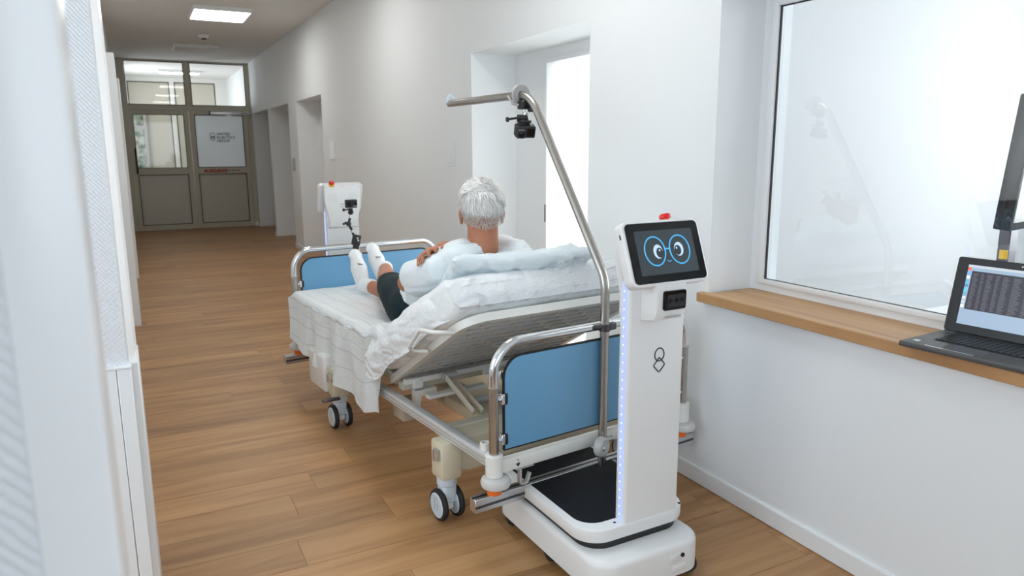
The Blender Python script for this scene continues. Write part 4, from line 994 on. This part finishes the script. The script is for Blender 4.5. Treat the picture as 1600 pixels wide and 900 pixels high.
def shirt_prims(m):
    m.ell(*tor((.248, .635, .975), .196, .22, .118)); m.ell(*tor((.27, .86, .855), .170, .22, .118)); m.ell(*tor((.277, .98, .785), .172, .12, .120))
    m.cap(shL, nb+V((0, .05, -.075)), .066, .074, 20); m.cap(shR, nb+V((0, .05, -.075)), .066, .074, 20); m.cap(shL*.4+nb*.6+V((0, .0, -.040)), shR*.4+nb*.6+V((0, .0, -.040)), .062, .062)
    for s_, e_ in ((shL, elL), (shR, elR)):
        m.cap(s_, s_+(e_-s_)*.30, .072, .076, 20); m.cap(s_+(e_-s_)*.28, s_+(e_-s_)*.74, .076, .080, 22, round_=False)
    m.lathe([(.062, -.02), (.085, -.05), (.098, -.035), (.080, .002), (.0705, .004)], nb+V((0, .0, .0)), (V((HC.x, HC.y-.02, HC.z))-nb), 28)
organic('t_shirt', shirt_prims, .0062, 5, M['shirt'], per, post=lambda p, n: fold(p, n, .0045)+n*crease(CSH, p.x+p.y*.35, p.z+p.y*.2))
def shorts_prims(m):
    m.ell(*tor((.28, 1.0, .775), .178, .125, .125)); m.ell((.275, 1.06, .755), (.165, .11, .098))
    m.cap(hL, hL+(kL-hL)*.35, .106, .100, 22); m.cap(hL+(kL-hL)*.3, hL+(kL-hL)*.86, .102, .080, 24, round_=False)
    m.cap(hR, hR+(kR-hR)*.35, .100, .092, 22); m.cap(hR+(kR-hR)*.3, hR+(kR-hR)*.88, .095, .080, 24, round_=False)
organic('shorts', shorts_prims, .0062, 4, M['shorts'], per, post=lambda p, n: fold(p, n, .006))
def rib(p, n): return p+n*(.0012*sin(p.z*260))
for k, (he, to) in enumerate(FEET):
    a_ = (aR, aL)[k]; kk = (kR, kL)[k]
    def sp_(m, he=he, to=to, a_=a_, kk=kk):
        m.cap(he, he+(to-he)*.55, .040, .050); m.cap(he+(to-he)*.55, to, .049, .031); m.ell(he+(to-he)*.96, (.044, .026, .026)); m.cap(a_+(kk-a_).normalized()*.012, he, .045, .041); m.cap(a_+(kk-a_).normalized()*.04, a_, .045, .046, 18, round_=False)
    so = organic('sock', sp_, .0055, 4, M['sock'], per)
    # small leaping mark on the instep
    c0 = he+(to-he)*.62; up = (to-he).normalized(); n0 = V((-.15, -1, .28)).normalized(); n0 = (n0-up*n0.dot(up)).normalized(); rt = up.cross(n0)
    m = MB(); q = lambda a, b: c0+n0*.0495+rt*a+up*b
    m.tube([q(-.016, .010), q(-.006, .006), q(.004, .001), q(.013, -.001), q(.020, -.002)], [.0012, .0025, .003, .0022, .001], 6); m.tube([q(-.004, .006), q(-.010, -.004)], [.0022, .001], 6); m.build('emblem', M['navy'], so, base=parent_base(so))
# eyes
for sg in (-1, 1):
    m = MB(); m.ell(hp(sg*.031, .078, -.010), hax(.012, .012, .010), 2); m.build('eye', M['eye'], per)
# hair: cap and tufts
def hair_prims(m):
    m.ell(hp(0, -.016, .034), hax(.082, .101, .090)); m.ell(hp(0, -.040, .0), hax(.066, .056, .046)); m.ell(hp(-.012, .045, .078), hax(.062, .058, .040))
    for sg in (-1, 1): m.ell(hp(sg*.066, .012, .012), hax(.018, .036, .036))
def hair_post(p, n):
    q = p*1.0; return p+n*(.0055*noise.noise(q*32)+.004*noise.noise(V((q.x*70, q.y*70, q.z*22)))+.003)
ho = organic('hair', hair_prims, .0055, 3, M['hair'], per, post=hair_post)
m = MB(); rnd = random.Random(5); HRi = HR.inverted()
cnt = 0
while cnt < 5200:
    th_ = rnd.uniform(0, 2*pi); cz = rnd.uniform(-.75, 1); sr = sqrt(max(0, 1-cz*cz))
    l = V((sr*cos(th_), sr*sin(th_), cz))
    x, y, z = l.x*.083, l.y*.103-.016, l.z*.092+.032
    if y > .035 and z < .055: continue
    if abs(x) > .05 and y > -.02 and z < -.005: continue
    if z < -.072 or (z < -.04 and y > -.03): continue
    cnt += 1
    n_ = V((l.x/.083, l.y/.103, l.z/.092)).normalized()
    flow = V((.30+.4*noise.noise(V((x*20, y*20, 1))), .25*(1 if z > .08 else -.15), -1 if z < .085 else -.15))
    if z > .07: flow = V((-.55+.9*noise.noise(V((x*18, y*18, 4))), .55+.5*noise.noise(V((x*18, y*18, 9))), 0))
    flow += V((rnd.gauss(0, .30), rnd.gauss(0, .30), rnd.gauss(0, .2)))
    tg = (flow-n_*flow.dot(n_)).normalized(); ln = rnd.uniform(.020, .038) if z > 0 else rnd.uniform(.012, .020) if z > -.03 else rnd.uniform(.007, .012)
    if z < -.02: k_ = max(0, (-.02-z)/.052); n_sc = 1-.16*k_; x *= n_sc; y = y*n_sc
    lift = rnd.uniform(.10, .55) if z > .05 else rnd.uniform(.05, .28)
    b0 = V((x, y, z))+n_*.001; b1 = b0+tg*ln*.55+n_*ln*lift*.6; b2 = b0+tg*ln+n_*ln*lift*.75-V((0, 0, .004))
    sd = tg.cross(n_)*rnd.uniform(.0012, .0024)
    pts = [hp(*(b0+sd)), hp(*(b0-sd)), hp(*(b1-sd*.7)), hp(*(b1+sd*.7)), hp(*b2)]
    vs = [m.bm.verts.new(p) for p in pts]; m._face(vs[:4]); m._face([vs[3], vs[2], vs[4]])
tf = m.build('hair_tufts', M['tuft'], ho, base=parent_base(ho), angle=180); tf['kind'] = 'stuff'
m = MB()
for _ in range(2600):                                # short fuzz on the nape
    a_ = rnd.uniform(-1.35, 1.35); f = rnd.random()**1.3; z = .0-.078*f*(1-.28*abs(a_)); r_ = .0685+.0125*min(1, max(0, (z+.075)/.04))
    x, y = r_*sin(a_), -.020-r_*cos(a_); n_ = V((sin(a_), -cos(a_), 0)); tg = V((rnd.gauss(0, .25), 0, -1)); ln = rnd.uniform(.006, .012)*(1-.45*f)
    b0 = V((x, y, z))-n_*.001; b1 = b0+tg*ln*.6+n_*.003; b2 = b0+tg*ln+n_*.0025; sd = V((cos(a_), sin(a_), 0))*.0009
    vs = [m.bm.verts.new(hp(*q_)) for q_ in (b0+sd, b0-sd, b1-sd*.6, b1+sd*.6, b2)]; m._face(vs[:4]); m._face([vs[3], vs[2], vs[4]])
nf = m.build('nape_fuzz', M['stubble'], ho, base=parent_base(ho), angle=180); nf['kind'] = 'stuff'

# ------------------------------------------------------------------ action cameras
def action_cam(name, label, cen, rot, m4parts, base):
    t = BT(name, label, 'camera', base); return t
def cam_body(t, cen, R3, lens_out=True):
    X = Matrix.Translation(cen) @ R3.to_4x4()
    m = MB(); m.box((-.036, -.018, -.026), (.036, .018, .026), .006, 3); b = m.build('camera_body', M['black'], t, xf=X)
    m = MB(); m.box((.004, -.025, -.012), (.034, -.016, .024), .004, 2); m.build('lens_hood', M['black'], b, xf=X, base=parent_base(b))
    m = MB(); m.lathe([(0, 0), (.011, 0), (.011, .003), (.008, .004), (0, .002)], (.019, -.025, .006), (0, -1, 0), 20); m.build('lens', M['darkglass'], b, xf=X, base=parent_base(b))
    m = MB(); m.box((-.030, -.0187, -.018), (-.004, -.0175, .016)); m.build('front_display', M['darkglass'], b, xf=X, base=parent_base(b), smooth=False)
    m = MB(); m.box((.008, -.0255, -.0165), (.030, -.0178, -.0135)); m.build('print', M['silver'], b, xf=X, base=parent_base(b), smooth=False)
    return X
# on the pole: hangs upside down from a clamp
t = BT('action_camera', 'black action camera hanging from a clamp at the bend of the lifting pole', 'camera', (.5, .515, 1.60))
m = MB(); m.box((.478, .495, 1.664), (.522, .545, 1.70), .004, 1); m.box((.484, .50, 1.698), (.516, .54, 1.715), .004, 1); m.box((.50, .47, 1.652), (.53, .50, 1.682), .004, 1); cl = m.build('clamp', M['black'], t)
m = MB(); m.cyl((.478, .53, 1.682), (.452, .548, 1.690), .006, seg=10); m.tube([(.458, .546, 1.688), (.440, .560, 1.722)], .0042, 8); m.build('clamp_lever', M['silver'], t)
m = MB(); m.cyl((.5, .52, 1.666), (.5, .52, 1.650), .007, seg=10); m.cyl((.505, .512, 1.652), (.5, .52, 1.636), .012, seg=12); m.build('ball_joint', M['silver'], t)
m = MB(); m.cyl((.503, .515, 1.645), (.507, .505, 1.606), .0075, seg=10); m.cyl((.47, .533, 1.628), (.505, .510, 1.628), .014, seg=14); m.cyl((.47, .533, 1.628), (.435, .548, 1.622), .005, seg=8); m.lathe([(0, 0), (.010, 0), (.012, .006), (.009, .012), (0, .012)], (.437, .547, 1.622), (-1, .4, -.15), 10); m.box((.475, .495, 1.606), (.522, .54, 1.618), .003, 1); m.build('mount_arm', M['black'], t)
X = cam_body(t, V((.495, .510, 1.574)), (Matrix.Rotation(radians(-18), 3, 'Z') @ Matrix.Rotation(radians(22), 3, 'X') @ Matrix.Rotation(pi, 3, 'Y')) @ Matrix.Diagonal((1.2, 1.35, 1.0)))
m = MB(); m.box((-.022, .012, -.0275), (.026, .018, -.0255)); m.box((-.024, -.008, -.0272), (-.018, .014, -.0258)); m.build('label_plate', M['silver'], t, xf=X, smooth=False)
# on the footboard rail: articulated arm
t = BT('action_camera', 'black action camera on a jointed arm clamped to the foot rail', 'camera', (.405, 2.27, .895))
m = MB(); m.box((.385, 2.245, .895), (.432, 2.285, .965), .005, 2); m.box((.392, 2.240, .872), (.426, 2.262, .90), .004, 1); m.build('clamp', M['black'], t, xf=Matrix.Translation((0.408, 2.27, .93)) @ Matrix.Rotation(radians(14), 4, 'Y') @ Matrix.Translation((-.408, -2.27, -.93)))
m = MB(); m.cyl((.395, 2.258, .955), (.41, 2.250, .958), .005, seg=8); m.lathe([(0, 0), (.006, 0), (.006, .004), (0, .004)], (.412, 2.243, .93), (0, -1, 0), 10); m.lathe([(0, 0), (.006, 0), (.006, .004), (0, .004)], (.408, 2.243, .945), (0, -1, 0), 10); m.build('clamp_screw', M['silver'], t)
m = MB(); m.cyl((.392, 2.265, .965), (.385, 2.265, .985), .008, seg=10); m.cyl((.383, 2.265, .995), (.365, 2.265, 1.030), .0085, seg=10); m.build('lower_link', M['black'], t)
m = MB(); m.cyl((.387, 2.265, .980), (.382, 2.265, .998), .0092, seg=10); m.cyl((.374, 2.265, 1.072), (.378, 2.265, 1.092), .0092, seg=10); m.build('link_ring', M['silver'], t)
m = MB(); m.ell((.362, 2.265, 1.037), (.018, .015, .016), 2); m.tube([(.362, 2.262, 1.040), (.340, 2.255, 1.046), (.322, 2.25, 1.038)], [.009, .007, .008], 8); m.build('joint_knob', M['black'], t)
m = MB(); m.cyl((.366, 2.265, 1.048), (.374, 2.265, 1.076), .0085, seg=10); m.build('upper_link', M['black'], t)
m = MB(); m.lathe([(0, -.016), (.008, -.016), (.018, -.006), (.018, .004), (.010, .010), (.010, .022), (0, .022)], (.380, 2.265, 1.110)); m.box((.368, 2.253, 1.118), (.392, 2.277, 1.134), .003, 1); m.cyl((.365, 2.262, 1.127), (.335, 2.258, 1.127), .005, seg=8); m.lathe([(0, 0), (.010, 0), (.011, .005), (.008, .010), (0, .010)], (.336, 2.258, 1.127), (-1, -.1, 0), 10); m.build('mount', M['black'], t)
cam_body(t, V((.383, 2.262, 1.163)), Matrix.Rotation(radians(-4), 3, 'Z'))

# ------------------------------------------------------------------ laptop on the sill
LO = V((2.087, 1.402, .886)); LY = radians(-90+4.5)                # front left corner; local x runs along the front edge
lap = thing('laptop', 'open black laptop showing a table of figures on the oak sill', 'laptop', LO, LY)
LWd, LDp = .375, .262
m = MB(); m.prism([(0, 0), (LWd, 0), (LWd, LDp), (0, LDp)], 0, .018, 'z', .004, 2); lb = m.build('base', M['lapgrey'], lap)
m = MB(); m.box((.055, .095, .0175), (LWd-.03, .235, .0188)); m.build('keyboard_well', M['black'], lb)
m = MB(); kw = .0172
for r in range(6):
    for c in range(16):
        x0 = .058+c*kw*1.03; y0 = .100+r*.0222
        m.box((x0, y0, .018), (x0+kw-.0022, y0+.0188, .0215))
kb = m.build('keys', M['key'], lb, smooth=False); kb['kind'] = 'stuff'
m = MB(); m.box((.115, .016, .0178), (.235, .082, .0186)); m.build('touch_pad', M['lapgrey'], lb)
m = MB(); m.box((.075, .006, .018), (.215, .0125, .0188)); m.build('pad_button', M['silver'], lb)
m = MB(); m.box((.022, .035, .018), (.040, .055, .0184)); m.box((.003, .236, .018), (.045, .256, .0186)); m.build('sticker', M['silver'], lb, smooth=False)
LIDX = Matrix.Translation((0, LDp-.008, .019)) @ Matrix.Rotation(radians(-12), 4, 'X')
m = MB(); m.prism(rr(0, 0, LWd, .245, .008, 4), 0, .008, 'y', .002, 1); ld = m.build('lid', M['black'], lap, xf=LIDX)
m = MB(); m.box((.036, -.0006, .028), (LWd-.018, .0, .222)); m.build('screen', M['lapscr'], ld, xf=LIDX, smooth=False)
m = MB(); m.box((.036, -.0010, .214), (LWd-.018, -.0005, .222)); m.build('menu_bar', M['lapbar'], ld, xf=LIDX, smooth=False)
m = MB(); m.box((.050, -.0012, .078), (LWd-.045, -.0006, .203)); tw = m.build('terminal_window', M['term'], ld, xf=LIDX, smooth=False)
m = MB(); rn = random.Random(3); cols = [(.056, .018), (.080, .012), (.098, .020), (.124, .014), (.145, .022), (.175, .03), (.212, .016), (.236, .01), (.252, .014), (.272, .012), (.292, .014)]
for r in range(27):
    for cx, cw in cols: m.box((cx, -.0016, .082+r*.0043), (cx+cw*rn.uniform(.55, .95), -.0012, .0840+r*.0043))
tx = m.build('text_rows', M['termtxt'], ld, xf=LIDX, smooth=False); tx['kind'] = 'stuff'
dock = [(.75, .12, .08), (.15, .35, .75), (.7, .7, .7), (.1, .4, .6), (.05, .25, .5), (.1, .5, .7), (.12, .35, .5), (.6, .6, .62), (.5, .55, .6), (.7, .7, .7)]
for k, c in enumerate(dock):
    m = MB(); m.box((.0365, -.0012, .203-.0135*k), (.0465, -.0006, .213-.0135*k)); m.build('dock_icon', emat('icon_%d' % k, c, .8), ld, xf=LIDX, smooth=False)
m = MB(); m.cyl((.19, -.0004, .234), (.19, -.0008, .234), .0025, seg=10); m.build('webcam', M['silver'], ld, xf=LIDX)
# monitor standing in the office behind the glass
MO = V((2.755, 1.475, 0)); mon = thing('monitor', 'thick-edged black monitor on a grey post behind the window glass', 'monitor', MO, radians(9), base=(.35, .06, .74))
MX = Matrix.Translation((0, 0, 1.20)) @ Matrix.Rotation(radians(4.5), 4, 'X')
m = MB(); m.box((0, 0, 0), (.72, .058, .475), .006, 2); mbx = m.build('housing', M['black'], mon, xf=MX)
m = MB(); m.box((.016, -.001, .03), (.704, .0, .46)); scr_ = m.build('screen', M['mon_hi'], mbx, xf=MX, base=(.35, .06, .74), smooth=False)
m = MB(); m.box((.016, -.0016, .03), (.704, -.0008, .15)); m.build('screen_ground', M['mon_lo'], mbx, xf=MX, base=(.35, .06, .74), smooth=False)
m = MB(); m.box((.016, -.0016, .15), (.704, -.0008, .165)); m.box((.016, -.0016, .185), (.704, -.0008, .215)); m.box((.016, -.0016, .27), (.60, -.0008, .30)); m.build('screen_band', M['mon_mid'], mbx, xf=MX, base=(.35, .06, .74), smooth=False)
m = MB(); m.tube(bend([(-.001, .03, .08), (-.012, .03, .085), (-.012, .03, .105), (-.001, .03, .11)], .006, 4), .0025, 6); m.build('cable_clip', M['black'], mbx, xf=MX, base=(.35, .06, .74))
m = MB(); m.box((.185, .06, .76), (.26, .10, 1.30), .004, 1); m.build('post', M['dark_steel'], mon)
m = MB(); m.box((.03, -.02, .742), (.34, .22, .762), .006, 1); m.build('foot_plate', M['dark_steel'], mon)
m = MB(); m.box((.182, .062, 1.075), (.1865, .09, 1.11)); m.build('tag', M['yellow'], mon)
desk = thing('desk', 'white office desk behind the window glass under the monitor', 'desk', (2.62, .5, 0))
m = MB(); m.box((.03, -1.2, .71), (.85, 1.6, .74), .004, 1); m.build('desk_top', M['white_trim'], desk)
for px, py in ((.08, -1.1), (.8, -1.1), (.08, 1.5), (.8, 1.5)):
    m = MB(); m.box((px-.025, py-.025, 0), (px+.025, py+.025, .712)); m.build('leg', M['grey'], desk)

# tidy helper properties
for o in bpy.data.objects:
    if '_base' in o: del o['_base']
